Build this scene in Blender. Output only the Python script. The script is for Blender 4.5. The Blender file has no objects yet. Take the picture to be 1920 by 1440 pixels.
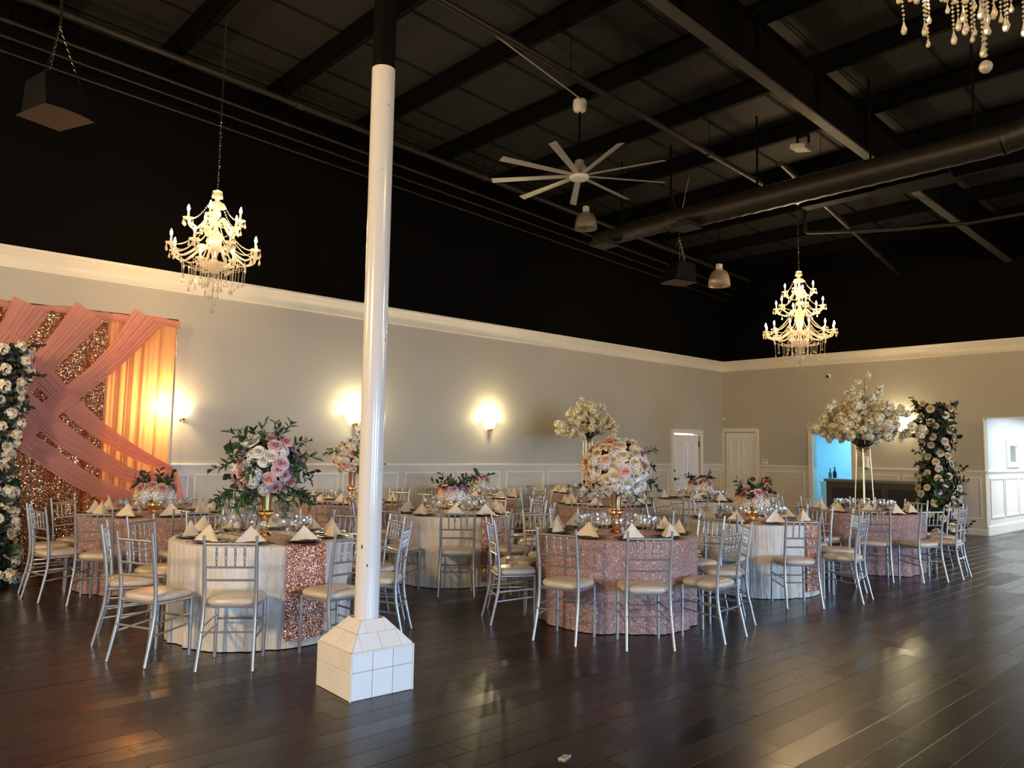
import bpy, bmesh, math, random
from math import sin, cos, pi, sqrt, atan2, radians, degrees, hypot
from mathutils import Matrix, Vector
R = random.Random(7)
SC = bpy.context.scene
COL = SC.collection
V3 = Vector

# ------------------------------------------------------------------ camera
YAW, PITCH, ROLL, FPX, CAMZ = .747, .0862, .016, 1450.0, 1.55
fw = V3((sin(YAW) * cos(PITCH), cos(YAW) * cos(PITCH), sin(PITCH)))
rt = V3((cos(YAW), -sin(YAW), 0)); up = rt.cross(fw)
rt, up = rt * cos(ROLL) + up * sin(ROLL), up * cos(ROLL) - rt * sin(ROLL)
cd = bpy.data.cameras.new('camera'); cam = bpy.data.objects.new('camera', cd); COL.objects.link(cam)
cd.sensor_width = 36; cd.lens = FPX / 1920 * 36; cd.clip_start = .05; cd.clip_end = 120
cam.matrix_world = Matrix(((rt.x, up.x, -fw.x, 0), (rt.y, up.y, -fw.y, 0), (rt.z, up.z, -fw.z, CAMZ), (0, 0, 0, 1)))
SC.camera = cam
SC.view_settings.view_transform = 'Standard'; SC.view_settings.look = 'None'
SC.view_settings.gamma = 1; SC.view_settings.use_curve_mapping = False
SC.view_settings.exposure = 0.62

# ------------------------------------------------------------------ light
W = bpy.data.worlds.new('world'); SC.world = W; W.use_nodes = True
W.node_tree.nodes['Background'].inputs[0].default_value = (.55, .7, 1, 1)
W.node_tree.nodes['Background'].inputs[1].default_value = .02

def area(name, loc, rot, sx, sy, power, col):
    l = bpy.data.lights.new(name, 'AREA'); l.shape = 'RECTANGLE'; l.size = sx; l.size_y = sy
    l.energy = power; l.color = col
    o = bpy.data.objects.new(name, l); COL.objects.link(o); o.location = loc; o.rotation_euler = rot
    return o
def point(name, loc, power, col, rad=.05):
    l = bpy.data.lights.new(name, 'POINT'); l.energy = power; l.color = col; l.shadow_soft_size = rad
    o = bpy.data.objects.new(name, l); COL.objects.link(o); o.location = loc
    return o
WARM = (1, .72, .42)
# daylight through the windows of the wall behind the photographer
for i, wx in enumerate((-2.0, 3.0, 8.0, 13.0)):
    area('window_daylight', (wx, -6.9, 1.55), (radians(64), 0, 0), 2.4, 1.9, 135, (.36, .62, 1)).data.spread = radians(88)
# hall behind the opening in the right wall, and the bar store room
area('hall_light', (20.2, 3.2, 2.5), (0, 0, 0), 4.0, 2.6, 170, (.86, .95, 1))
area('store_light', (19.3, 8.3, 2.55), (0, 0, 0), 1.6, 1.4, 60, (.22, .68, 1))
# warm fill lights added out of view, standing in for unseen lamps
for p, w in (((-3.2, 8.6, 3.9), 330), ((-3.5, 2.6, 3.6), 880), ((8.6, -1.5, 3.9), 270), ((14, -1.5, 3.9), 250)):
    point('warm_fill_light', p, w, WARM, .35)
# wall sconces
point('sconce_light', (3.66, 10.93, 2.08), 34, (1, .76, .40), .05)
for p in ((6.71, 10.87, 2.14), (9.64, 10.87, 2.14)):
    point('sconce_light', p, 26, (1, .86, .52), .05)
point('sconce_light', (17.55, 6.62, 2.28), 24, (1, .86, .52), .05)

# ------------------------------------------------------------------ materials
MATS = {}
def nt(name):
    m = bpy.data.materials.new(name); m.use_nodes = True
    return m, m.node_tree, m.node_tree.nodes, m.node_tree.links, m.node_tree.nodes['Principled BSDF']
def mat(name, col, rough=.5, metal=0, var=.08, scale=6, bump=0, bscale=40, stretch=(1, 1, 1), spec=None, rvar=0, rnd=0, sheen=0, coat=0, bdist=.01, core=None):
    if name in MATS: return MATS[name]
    m, t, N, Lk, b = nt(name)
    tc = N.new('ShaderNodeNewGeometry') if rnd < 0 else N.new('ShaderNodeTexCoord')
    src = tc.outputs['Position'] if rnd < 0 else tc.outputs['Object']
    mp = N.new('ShaderNodeMapping'); mp.inputs['Scale'].default_value = stretch; Lk.new(src, mp.inputs[0])
    no = N.new('ShaderNodeTexNoise'); no.inputs['Scale'].default_value = scale; no.inputs['Detail'].default_value = 3
    Lk.new(mp.outputs[0], no.inputs['Vector'])
    mx = N.new('ShaderNodeMix'); mx.data_type = 'RGBA'
    mx.inputs[6].default_value = (*[c * (1 - var) for c in col], 1); mx.inputs[7].default_value = (*[min(1, c * (1 + var)) for c in col], 1)
    Lk.new(no.outputs[0], mx.inputs[0]); last = mx.outputs[2]
    if core:
        sx = N.new('ShaderNodeSeparateXYZ'); Lk.new(src, sx.inputs[0]); cb = N.new('ShaderNodeCombineXYZ'); Lk.new(sx.outputs[0], cb.inputs[0]); Lk.new(sx.outputs[1], cb.inputs[1])
        ln = N.new('ShaderNodeVectorMath'); ln.operation = 'LENGTH'; Lk.new(cb.outputs[0], ln.inputs[0])
        mr = N.new('ShaderNodeMapRange'); mr.inputs[1].default_value = .004; mr.inputs[2].default_value = .030; Lk.new(ln.outputs['Value'], mr.inputs[0])
        m2 = N.new('ShaderNodeMix'); m2.data_type = 'RGBA'; m2.inputs[6].default_value = (*core, 1); Lk.new(mr.outputs[0], m2.inputs[0]); Lk.new(last, m2.inputs[7]); last = m2.outputs[2]
    if rnd > 0:
        oi = N.new('ShaderNodeObjectInfo'); hs = N.new('ShaderNodeHueSaturation')
        mr = N.new('ShaderNodeMapRange'); mr.inputs[3].default_value = 1 - rnd; mr.inputs[4].default_value = 1 + rnd
        Lk.new(oi.outputs['Random'], mr.inputs[0]); Lk.new(mr.outputs[0], hs.inputs['Value']); Lk.new(last, hs.inputs['Color']); last = hs.outputs[0]
    Lk.new(last, b.inputs['Base Color'])
    b.inputs['Roughness'].default_value = rough; b.inputs['Metallic'].default_value = metal
    if spec is not None: b.inputs['Specular IOR Level'].default_value = spec
    if sheen: b.inputs['Sheen Weight'].default_value = sheen
    if coat: b.inputs['Coat Weight'].default_value = coat; b.inputs['Coat Roughness'].default_value = .12
    if rvar:
        mr = N.new('ShaderNodeMapRange'); mr.inputs[3].default_value = rough - rvar; mr.inputs[4].default_value = rough + rvar
        Lk.new(no.outputs[0], mr.inputs[0]); Lk.new(mr.outputs[0], b.inputs['Roughness'])
    if bump:
        n2 = N.new('ShaderNodeTexNoise'); n2.inputs['Scale'].default_value = bscale; n2.inputs['Detail'].default_value = 4; Lk.new(mp.outputs[0], n2.inputs['Vector'])
        bp = N.new('ShaderNodeBump'); bp.inputs['Strength'].default_value = bump; bp.inputs['Distance'].default_value = bdist
        Lk.new(n2.outputs[0], bp.inputs['Height']); Lk.new(bp.outputs[0], b.inputs['Normal'])
    MATS[name] = m
    return m
def emis(name, col, k):
    if name in MATS: return MATS[name]
    m, t, N, Lk, b = nt(name)
    b.inputs['Base Color'].default_value = (*col, 1); b.inputs['Emission Color'].default_value = (*col, 1); b.inputs['Emission Strength'].default_value = k
    MATS[name] = m; return m
def mixmat(name, parts):
    """weighted sum of simple shaders: (kind, colour, rough, weight)"""
    m, t, N, Lk, b = nt(name); N.remove(b); out = N['Material Output']
    acc, tot = None, 0
    for kind, col, rough, w in parts:
        s = N.new({'t': 'ShaderNodeBsdfTransparent', 'g': 'ShaderNodeBsdfGlossy', 'd': 'ShaderNodeBsdfDiffuse', 'l': 'ShaderNodeBsdfTranslucent'}[kind])
        s.inputs['Color'].default_value = (*col, 1)
        if kind in 'g': s.inputs['Roughness'].default_value = rough
        if acc is None: acc, tot = s, w
        else:
            mx = N.new('ShaderNodeMixShader'); tot += w; mx.inputs[0].default_value = w / tot
            Lk.new(acc.outputs[0], mx.inputs[1]); Lk.new(s.outputs[0], mx.inputs[2]); acc = mx
    Lk.new(acc.outputs[0], out.inputs[0]); MATS[name] = m
    return m
def clearglass(name, tint, edge=.75):
    m, t, N, Lk, b = nt(name); N.remove(b); out = N['Material Output']
    lw = N.new('ShaderNodeLayerWeight'); lw.inputs[0].default_value = .35
    tr = N.new('ShaderNodeBsdfTransparent'); tr.inputs[0].default_value = (*tint, 1)
    gl = N.new('ShaderNodeBsdfGlossy'); gl.inputs['Roughness'].default_value = .04; gl.inputs[0].default_value = (1, 1, 1, 1)
    mr = N.new('ShaderNodeMapRange'); mr.inputs[3].default_value = .06; mr.inputs[4].default_value = edge
    mx = N.new('ShaderNodeMixShader'); Lk.new(lw.outputs['Facing'], mr.inputs[0]); Lk.new(mr.outputs[0], mx.inputs[0])
    Lk.new(tr.outputs[0], mx.inputs[1]); Lk.new(gl.outputs[0], mx.inputs[2]); Lk.new(mx.outputs[0], out.inputs[0]); MATS[name] = m
    return m
def sequin(name, c1, c2, scale, rough=.22, nsc=1.2):
    m, t, N, Lk, b = nt(name)
    g = N.new('ShaderNodeNewGeometry'); vo = N.new('ShaderNodeTexVoronoi'); vo.inputs['Scale'].default_value = scale
    Lk.new(g.outputs['Position'], vo.inputs['Vector'])
    sub = N.new('ShaderNodeVectorMath'); sub.operation = 'SUBTRACT'; sub.inputs[1].default_value = (.5, .5, .5); Lk.new(vo.outputs['Color'], sub.inputs[0])
    sc = N.new('ShaderNodeVectorMath'); sc.operation = 'SCALE'; sc.inputs['Scale'].default_value = nsc; Lk.new(sub.outputs[0], sc.inputs[0])
    ad = N.new('ShaderNodeVectorMath'); ad.operation = 'ADD'; Lk.new(g.outputs['Normal'], ad.inputs[0]); Lk.new(sc.outputs[0], ad.inputs[1])
    nm = N.new('ShaderNodeVectorMath'); nm.operation = 'NORMALIZE'; Lk.new(ad.outputs[0], nm.inputs[0]); Lk.new(nm.outputs[0], b.inputs['Normal'])
    sep = N.new('ShaderNodeSeparateColor'); Lk.new(vo.outputs['Color'], sep.inputs[0])
    mx = N.new('ShaderNodeMix'); mx.data_type = 'RGBA'; mx.inputs[6].default_value = (*c1, 1); mx.inputs[7].default_value = (*c2, 1)
    Lk.new(sep.outputs[0], mx.inputs[0]); Lk.new(mx.outputs[2], b.inputs['Base Color'])
    b.inputs['Metallic'].default_value = .9; b.inputs['Roughness'].default_value = rough; MATS[name] = m
    return m
def tulle(name, col, trans, weight=.75, lf=.45):
    """woven translucent cloth with fine pleat lines"""
    m, t, N, Lk, b = nt(name); N.remove(b); out = N['Material Output']
    tc = N.new('ShaderNodeTexCoord'); no = N.new('ShaderNodeTexNoise'); no.inputs['Scale'].default_value = 5; Lk.new(tc.outputs['Object'], no.inputs['Vector'])
    mx0 = N.new('ShaderNodeMix'); mx0.data_type = 'RGBA'; mx0.inputs[6].default_value = (*[c * .9 for c in col], 1); mx0.inputs[7].default_value = (*[min(1, c * 1.08) for c in col], 1)
    Lk.new(no.outputs[0], mx0.inputs[0])
    d = N.new('ShaderNodeBsdfDiffuse'); l = N.new('ShaderNodeBsdfTranslucent'); tr = N.new('ShaderNodeBsdfTransparent')
    Lk.new(mx0.outputs[2], d.inputs[0]); l.inputs[0].default_value = (*trans, 1); tr.inputs[0].default_value = (*[.5 + .5 * c for c in trans], 1)
    a = N.new('ShaderNodeMixShader'); a.inputs[0].default_value = lf; Lk.new(d.outputs[0], a.inputs[1]); Lk.new(l.outputs[0], a.inputs[2])
    c = N.new('ShaderNodeMixShader'); c.inputs[0].default_value = weight; Lk.new(tr.outputs[0], c.inputs[1]); Lk.new(a.outputs[0], c.inputs[2])
    Lk.new(c.outputs[0], out.inputs[0]); MATS[name] = m
    return m
def rosette(name):
    """satin ribbon sewn in 6 cm rosettes: swirled ridges in each cell"""
    m, t, N, Lk, b = nt(name)
    tc = N.new('ShaderNodeTexCoord'); no = N.new('ShaderNodeTexNoise'); no.inputs['Scale'].default_value = 30; no.inputs['Detail'].default_value = 4; Lk.new(tc.outputs['Object'], no.inputs['Vector'])
    ad = N.new('ShaderNodeVectorMath'); ad.operation = 'MULTIPLY_ADD'; ad.inputs[1].default_value = (.06, .06, .06); Lk.new(no.outputs['Color'], ad.inputs[0]); Lk.new(tc.outputs['Object'], ad.inputs[2])
    vo = N.new('ShaderNodeTexVoronoi'); vo.inputs['Scale'].default_value = 21; Lk.new(ad.outputs[0], vo.inputs['Vector'])
    mu = N.new('ShaderNodeMath'); mu.operation = 'MULTIPLY_ADD'; mu.inputs[1].default_value = 19; Lk.new(vo.outputs['Distance'], mu.inputs[0]); Lk.new(no.outputs[0], mu.inputs[2])
    si = N.new('ShaderNodeMath'); si.operation = 'SINE'; Lk.new(mu.outputs[0], si.inputs[0])
    h = N.new('ShaderNodeMath'); h.operation = 'MULTIPLY_ADD'; h.inputs[1].default_value = -2.2; Lk.new(vo.outputs['Distance'], h.inputs[0]); Lk.new(si.outputs[0], h.inputs[2])
    bp = N.new('ShaderNodeBump'); bp.inputs['Strength'].default_value = 1; bp.inputs['Distance'].default_value = .014; Lk.new(h.outputs[0], bp.inputs['Height']); Lk.new(bp.outputs[0], b.inputs['Normal'])
    mx = N.new('ShaderNodeMix'); mx.data_type = 'RGBA'; mx.inputs[6].default_value = (.80, .38, .345, 1); mx.inputs[7].default_value = (1, .70, .64, 1)  # satin sheen painted into the colour: pale ridges, darker creases
    mr = N.new('ShaderNodeMapRange'); mr.inputs[1].default_value = -1; Lk.new(si.outputs[0], mr.inputs[0]); Lk.new(mr.outputs[0], mx.inputs[0]); Lk.new(mx.outputs[2], b.inputs['Base Color'])
    b.inputs['Roughness'].default_value = .34; b.inputs['Sheen Weight'].default_value = .2; MATS[name] = m
    return m
def plankmat(name, island):
    m, t, N, Lk, b = nt(name)
    g = N.new('ShaderNodeNewGeometry'); mp = N.new('ShaderNodeMapping'); mp.inputs['Scale'].default_value = (1.3, 16, 1); Lk.new(g.outputs['Position'], mp.inputs[0])
    rnd = g.outputs['Random Per Island']
    if not island: oi = N.new('ShaderNodeObjectInfo'); rnd = oi.outputs['Random']
    no = N.new('ShaderNodeTexNoise'); no.inputs['Scale'].default_value = 3; no.inputs['Detail'].default_value = 6; no.inputs['Distortion'].default_value = .6; Lk.new(mp.outputs[0], no.inputs['Vector'])
    n2 = N.new('ShaderNodeTexNoise'); n2.inputs['Scale'].default_value = 9; n2.inputs['Detail'].default_value = 5; Lk.new(g.outputs['Position'], n2.inputs['Vector'])
    ad = N.new('ShaderNodeMath'); ad.operation = 'MULTIPLY_ADD'; ad.inputs[1].default_value = .55; Lk.new(rnd, ad.inputs[0]); Lk.new(no.outputs[0], ad.inputs[2])
    cr = N.new('ShaderNodeValToRGB'); cr.color_ramp.elements[0].position = .35; cr.color_ramp.elements[0].color = (.0038, .0028, .0026, 1); cr.color_ramp.elements[1].position = 1.2; cr.color_ramp.elements[1].color = (.014, .0085, .0068, 1)
    Lk.new(ad.outputs[0], cr.inputs[0]); Lk.new(cr.outputs[0], b.inputs['Base Color'])
    mr = N.new('ShaderNodeMapRange'); mr.inputs[3].default_value = .18; mr.inputs[4].default_value = .28; Lk.new(no.outputs[0], mr.inputs[0])
    ra = N.new('ShaderNodeMath'); ra.operation = 'MULTIPLY_ADD'; ra.inputs[1].default_value = .13; Lk.new(rnd, ra.inputs[0]); Lk.new(mr.outputs[0], ra.inputs[2]); Lk.new(ra.outputs[0], b.inputs['Roughness'])
    bp = N.new('ShaderNodeBump'); bp.inputs['Strength'].default_value = .022; bp.inputs['Distance'].default_value = .004; Lk.new(no.outputs[0], bp.inputs['Height'])
    b2 = N.new('ShaderNodeBump'); b2.inputs['Strength'].default_value = .02; b2.inputs['Distance'].default_value = .004; Lk.new(n2.outputs[0], b2.inputs['Height']); Lk.new(bp.outputs[0], b2.inputs['Normal'])
    Lk.new(b2.outputs[0], b.inputs['Normal']); b.inputs['Specular IOR Level'].default_value = .45; MATS[name] = m
    return m

def scuffed(name, *a, **k):
    """gloss paint with a few chips down to dark metal"""
    m = mat(name, *a, **k); N, Lk = m.node_tree.nodes, m.node_tree.links; b = N['Principled BSDF']
    src = b.inputs['Base Color'].links[0].from_socket; tc = N.new('ShaderNodeTexCoord')
    mp = N.new('ShaderNodeMapping'); mp.inputs['Scale'].default_value = (1, 1, .55); mp.inputs['Location'].default_value = (3.1, 1.7, .4); Lk.new(tc.outputs['Object'], mp.inputs[0])
    no = N.new('ShaderNodeTexNoise'); no.inputs['Scale'].default_value = 34; no.inputs['Detail'].default_value = 2; Lk.new(mp.outputs[0], no.inputs['Vector'])
    mr = N.new('ShaderNodeMapRange'); mr.inputs[1].default_value = .745; mr.inputs[2].default_value = .76; Lk.new(no.outputs[0], mr.inputs[0])
    mx = N.new('ShaderNodeMix'); mx.data_type = 'RGBA'; mx.inputs[7].default_value = (.09, .07, .06, 1); Lk.new(mr.outputs[0], mx.inputs[0]); Lk.new(src, mx.inputs[6]); Lk.new(mx.outputs[2], b.inputs['Base Color'])
    return m
M_WALL = mat('wall_paint', (.455, .42, .345), .55, var=.03, scale=3, bump=.05, bscale=120)
M_WAIN = mat('wainscot_paint', (.62, .57, .48), .45, var=.03, scale=4)
M_TRIM = mat('trim_paint', (.78, .72, .60), .35, var=.03, scale=4)
M_BLACK = mat('black_wall_paint', (.0028, .0023, .0018), .85, var=.2, scale=2, spec=.06)
M_DECK = mat('roof_insulation', (.016, .0155, .0135), .6, var=.25, scale=3, stretch=(1, 8, 1), spec=.3)
M_STEEL = mat('black_steel', (.0026, .0024, .0022), .65, var=.2, scale=5, spec=.08)
M_FLANGE = mat('lit_steel_flange', (.050, .045, .040), .5, var=.2, scale=3)  # light on the flange put into its colour, paler than the web
M_DUCT = mat('dark_duct', (.024, .021, .018), .45, .3, var=.25, scale=5)
M_WHITE = mat('white_paint', (.80, .78, .74), .35, var=.03, scale=5)
M_COL = scuffed('column_gloss_white', (.76, .74, .70), .16, var=.04, scale=9, bump=.10, bscale=7, coat=.3)
M_TILE = mat('white_wall_tile', (.78, .77, .74), .22, var=.03, scale=8, rnd=.03)
M_GROUT = mat('grout', (.30, .29, .27), .9)
M_PLANK = plankmat('dark_plank', False); M_PLANKS = plankmat('dark_planks', True)
M_JOINT = mat('plank_joint', (.004, .003, .003), .8)
M_CHAIR = mat('silver_resin', (.43, .43, .43), .32, .65, var=.05, scale=9)
M_SEAT = mat('champagne_vinyl', (.60, .50, .38), .30, var=.06, scale=7, bump=.08, bscale=14)
M_CLOTH = mat('ivory_crinkle_satin', (.74, .69, .61), .38, var=.08, scale=5, stretch=(9, 9, .9), bump=1.0, bscale=5, sheen=.3, bdist=.03)
M_PINK = rosette('pink_rosette_satin')
M_NAP = mat('cream_satin_napkin', (.80, .66, .47), .40, var=.05, scale=12, bump=.15, bscale=25)
M_CHARGER = mat('dark_bronze_charger', (.07, .045, .03), .25, .7, var=.2, scale=20)
M_GOLD = mat('polished_gold', (.95, .68, .30), .16, 1, var=.06, scale=9)
M_GOLD2 = mat('copper_gold', (.90, .54, .28), .16, 1, var=.06, scale=9)
M_ROD = mat('brushed_gold_rod', (.88, .68, .36), .28, 1, var=.05)
M_LEAF = mat('silk_leaf', (.035, .085, .030), .5, var=.5, scale=14, rnd=.35)
M_DLEAF = mat('dark_silk_leaf', (.016, .030, .016), .5, var=.5, scale=14, rnd=.3)
M_BLUSH = mat('blush_petal', (.80, .50, .44), .6, var=.14, scale=30, rnd=.10, core=(.66, .22, .20))
M_MAUVE = mat('mauve_petal', (.70, .48, .50), .6, var=.14, scale=30, rnd=.08, core=(.50, .22, .27))
M_PEACH = mat('peach_petal', (.84, .58, .42), .6, var=.12, scale=30, rnd=.08, core=(.72, .30, .16))
M_CREAM = mat('cream_petal', (.86, .76, .57), .6, var=.10, scale=30, rnd=.08, core=(.66, .46, .22))
M_PWHITE = mat('white_petal', (.84, .82, .76), .6, var=.08, scale=30, rnd=.06, core=(.62, .55, .40))
M_BLOSSOM = mat('cherry_blossom', (.84, .79, .58), .6, var=.10, scale=25, rnd=.08)
M_TWIG = mat('dark_twig', (.03, .018, .012), .8)
M_GLASS = clearglass('clear_glass', (.97, .97, .95))
M_PANE = mixmat('acrylic_shade', [('t', (.85, .8, .72), 0, .40), ('d', (.40, .35, .28), 0, .35), ('l', (.4, .35, .28), 0, .15), ('g', (1, 1, 1), .15, .10)])
M_CRYS = mixmat('crystal', [('t', (1, .98, .95), 0, .26), ('g', (1, .97, .9), .08, .32), ('d', (.95, .90, .80), 0, .20), ('l', (.95, .88, .75), 0, .22)])
M_CHROME = mat('chrome', (.75, .73, .70), .15, 1, var=.05)
M_BULB = emis('candle_bulb', (1, .70, .36), 250)
M_SHADE = emis('lit_alabaster_shade', (1, .88, .56), 7)
M_SEQ = sequin('rose_gold_sequin', (.46, .17, .07), (1, .74, .48), 115, .18, 1.5)
M_SEQ2 = sequin('rose_sequin_runner', (.52, .23, .17), (.90, .56, .46), 190, .26, .95)
M_DRAPE = tulle('peach_voile', (.86, .47, .27), (1, .47, .18), .90, .55)
M_SWAG = tulle('pink_tulle', (.78, .40, .32), (.85, .38, .22), .93)
M_DARKWOOD = mat('bar_dark_wood', (.022, .012, .008), .4, var=.35, scale=5, stretch=(1, 8, 1))
M_BARBLACK = mat('bar_black_panel', (.006, .005, .005), .6)
M_STONE = mat('counter_stone', (.16, .14, .12), .2, var=.3, scale=40)
M_RED = mat('extinguisher_red', (.45, .02, .02), .3)
M_HANDLE = mat('black_iron', (.010, .009, .008), .4, .5)
M_SPK = mat('speaker_black', (.003, .003, .003), .6, spec=.2)
M_SPKW = mat('speaker_grille', (.085, .055, .032), .6, var=.2, scale=200, spec=.2)
M_FAN = mat('fan_grey', (.42, .40, .35), .35, .2, var=.05)
M_BLUEW = mat('store_room_wall', (.62, .72, .76), .5, var=.02)
M_HALL = mat('hall_paint', (.66, .70, .70), .5, var=.02)
M_PLAST = mat('white_plastic', (.75, .73, .68), .4)
M_CONDUIT = mat('galvanised_conduit', (.60, .58, .52), .35, .6)

# ------------------------------------------------------------------ mesh helpers
class MB:
    def __init__(s): s.v = []; s.f = []
    def add(s, vs, fs, M=None):
        o = len(s.v)
        s.v += [tuple(M @ V3(p)) for p in vs] if M else [tuple(p) for p in vs]
        s.f += [tuple(i + o for i in f) for f in fs]; return s
    def box(s, x0, x1, y0, y1, z0, z1, M=None):
        return s.add([(x0, y0, z0), (x1, y0, z0), (x1, y1, z0), (x0, y1, z0), (x0, y0, z1), (x1, y0, z1), (x1, y1, z1), (x0, y1, z1)],
                     [(3, 2, 1, 0), (4, 5, 6, 7), (0, 1, 5, 4), (1, 2, 6, 5), (2, 3, 7, 6), (3, 0, 4, 7)], M)
    def slab(s, x0, x1, y0, y1, z0, z1, c=.003, M=None):
        """box whose top edge is chamfered"""
        return s.add([(x0, y0, z0), (x1, y0, z0), (x1, y1, z0), (x0, y1, z0), (x0, y0, z1 - c), (x1, y0, z1 - c), (x1, y1, z1 - c), (x0, y1, z1 - c),
                      (x0 + c, y0 + c, z1), (x1 - c, y0 + c, z1), (x1 - c, y1 - c, z1), (x0 + c, y1 - c, z1)],
                     [(8, 9, 10, 11), (0, 1, 5, 4), (1, 2, 6, 5), (2, 3, 7, 6), (3, 0, 4, 7), (4, 5, 9, 8), (5, 6, 10, 9), (6, 7, 11, 10), (7, 4, 8, 11), (3, 2, 1, 0)], M)
    def lathe(s, prof, n=16, M=None, cap=True):
        vs = []; fs = []
        for r, z in prof:
            for k in range(n): a = 2 * pi * k / n; vs.append((r * cos(a), r * sin(a), z))
        for i in range(len(prof) - 1):
            for k in range(n): a, b = i * n + k, i * n + (k + 1) % n; fs.append((a, b, b + n, a + n))
        if cap:
            fs.append(tuple(range(n - 1, -1, -1))); fs.append(tuple(len(vs) - n + k for k in range(n)))
        return s.add(vs, fs, M)
    def tube(s, pts, r, n=8, cap=True, M=None):
        pts = [V3(p) for p in pts]; rs = r if isinstance(r, (list, tuple)) else [r] * len(pts)
        t0 = (pts[1] - pts[0]).normalized(); u = t0.orthogonal().normalized(); vs = []; fs = []
        for i, p in enumerate(pts):
            t = (pts[min(i + 1, len(pts) - 1)] - pts[max(i - 1, 0)]).normalized()
            u = (u - t * u.dot(t)).normalized(); w = t.cross(u)
            for k in range(n): a = 2 * pi * k / n; vs.append(p + (u * cos(a) + w * sin(a)) * rs[i])
        for i in range(len(pts) - 1):
            for k in range(n): a, b = i * n + k, i * n + (k + 1) % n; fs.append((a, b, b + n, a + n))
        if cap: fs.append(tuple(range(n - 1, -1, -1))); fs.append(tuple(len(vs) - n + k for k in range(n)))
        return s.add(vs, fs, M)
    def grid(s, nu, nv, fn, wrap=False, M=None):
        vs = [fn(i / nu, j / nv) for j in range(nv + 1) for i in range(nu if wrap else nu + 1)]
        w = nu if wrap else nu + 1; fs = []
        for j in range(nv):
            for i in range(nu): a, b = j * w + i, j * w + (i + 1) % w; fs.append((a, b, b + w, a + w))
        return s.add(vs, fs, M)
    def ball(s, c, r, M=None, n=6, m=4, sz=1):
        pr = [(max(1e-4, r * sin(pi * j / m)), -r * sz * cos(pi * j / m)) for j in range(m + 1)]
        return s.lathe(pr, n, Matrix.Translation(c) if M is None else M @ Matrix.Translation(c), cap=False)
    def octa(s, c, r, h=None):
        h = h or r; x, y, z = c
        return s.add([(x + r, y, z), (x, y + r, z), (x - r, y, z), (x, y - r, z), (x, y, z + h), (x, y, z - h)],
                     [(0, 1, 4), (1, 2, 4), (2, 3, 4), (3, 0, 4), (1, 0, 5), (2, 1, 5), (3, 2, 5), (0, 3, 5)])
    def mesh(s, name, m=None, smooth=None):
        me = bpy.data.meshes.new(name); me.from_pydata(s.v, [], s.f)
        if smooth is not None:
            me.polygons.foreach_set('use_smooth', [True] * len(me.polygons))
            if smooth < 180: me.set_sharp_from_angle(angle=radians(smooth))
        me.update()
        if m: me.materials.append(m)
        return me
def put(name, me, parent=None, M=None, loc=None):
    o = bpy.data.objects.new(name, me); COL.objects.link(o)
    if parent: o.parent = parent
    if M is not None: o.matrix_local = M
    elif loc is not None: o.location = loc
    return o
def tag(o, label, cat, group=None):
    o['label'] = label; o['category'] = cat
    if group: o['group'] = group
    return o
def thing(name, label, cat, loc=(0, 0, 0), rz=0, group=None):
    o = bpy.data.objects.new(name, None); COL.objects.link(o); o.location = loc; o.rotation_euler = (0, 0, rz)
    o.empty_display_size = .1
    return tag(o, label, cat, group)
def struct(name, me, parent=None, **k):
    o = put(name, me, parent, **k); o['kind'] = 'structure'; return o
def copy_tree(o, parent=None):
    c = o.copy(); COL.objects.link(c); c.parent = parent
    for ch in o.children: copy_tree(ch, c)
    return c
def quick(name, m, fn, parent=None, smooth=None, **k):
    b = MB(); fn(b); return put(name, b.mesh(name, m, smooth), parent, **k)
T = Matrix.Translation
def RX(a): return Matrix.Rotation(a, 4, 'X')
def RY(a): return Matrix.Rotation(a, 4, 'Y')
def RZ(a): return Matrix.Rotation(a, 4, 'Z')
def S(a, b=None, c=None): return Matrix.Diagonal((a, b if b else a, c if c else a, 1))
def look(n):
    """matrix whose +Z is n"""
    return V3(n).normalized().to_track_quat('Z', 'Y').to_matrix().to_4x4()
def spline(pts, n):
    P = [V3(p) for p in pts]; P = [P[0] * 2 - P[1]] + P + [P[-1] * 2 - P[-2]]; out = []
    k = len(P) - 3
    for i in range(n + 1):
        t = i / n * k; j = min(int(t), k - 1); t -= j; a, b, c, d = P[j:j + 4]
        out.append(.5 * ((2 * b) + (c - a) * t + (2 * a - 5 * b + 4 * c - d) * t * t + (3 * b - a - 3 * c + d) * t ** 3))
    return out
# ------------------------------------------------------------------ room shell
BY, WX, LX, FY = 11.03, 17.706, -7.5, -7.2
CROWN0, CROWN1, RAIL = 3.69, 3.94, 1.29
def zp(x): return 6.9 - .045 * x
def zd(x): return zp(x) + .22
PW, PL = .172, 1.2
fl = struct('floor', MB().box(LX, 24, FY, 12.5, -.12, -.006).mesh('floor', M_JOINT))
pm = MB().slab(-PL / 2 + .0007, PL / 2 - .0007, -PW / 2 + .0009, PW / 2 - .0009, -.02, 0, .0012).mesh('plank', M_PLANK)
cands = []
for j in range(int((BY - .6) / PW) + 22):
    y = -.6 + PW * (j + .5) - .02
    off = ((j * 7919) % 13) / 13 * PL
    if y > BY: continue
    for i in range(-8, 21):
        x = i * PL + off + .41
        if x < -7.4 or x > 23.5 or (x > WX and not (y < 5.0)): continue
        d = V3((x, y, 0)) - V3((0, 0, CAMZ)); dep = d.dot(fw)
        if dep < 1: continue
        px, py = FPX * d.dot(rt) / dep, FPX * d.dot(up) / dep
        vis = abs(px) < 1060 and py > -800
        if dep < 14 or vis: cands.append((not vis, dep, x, y))
cands.sort()
rest = MB()
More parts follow.
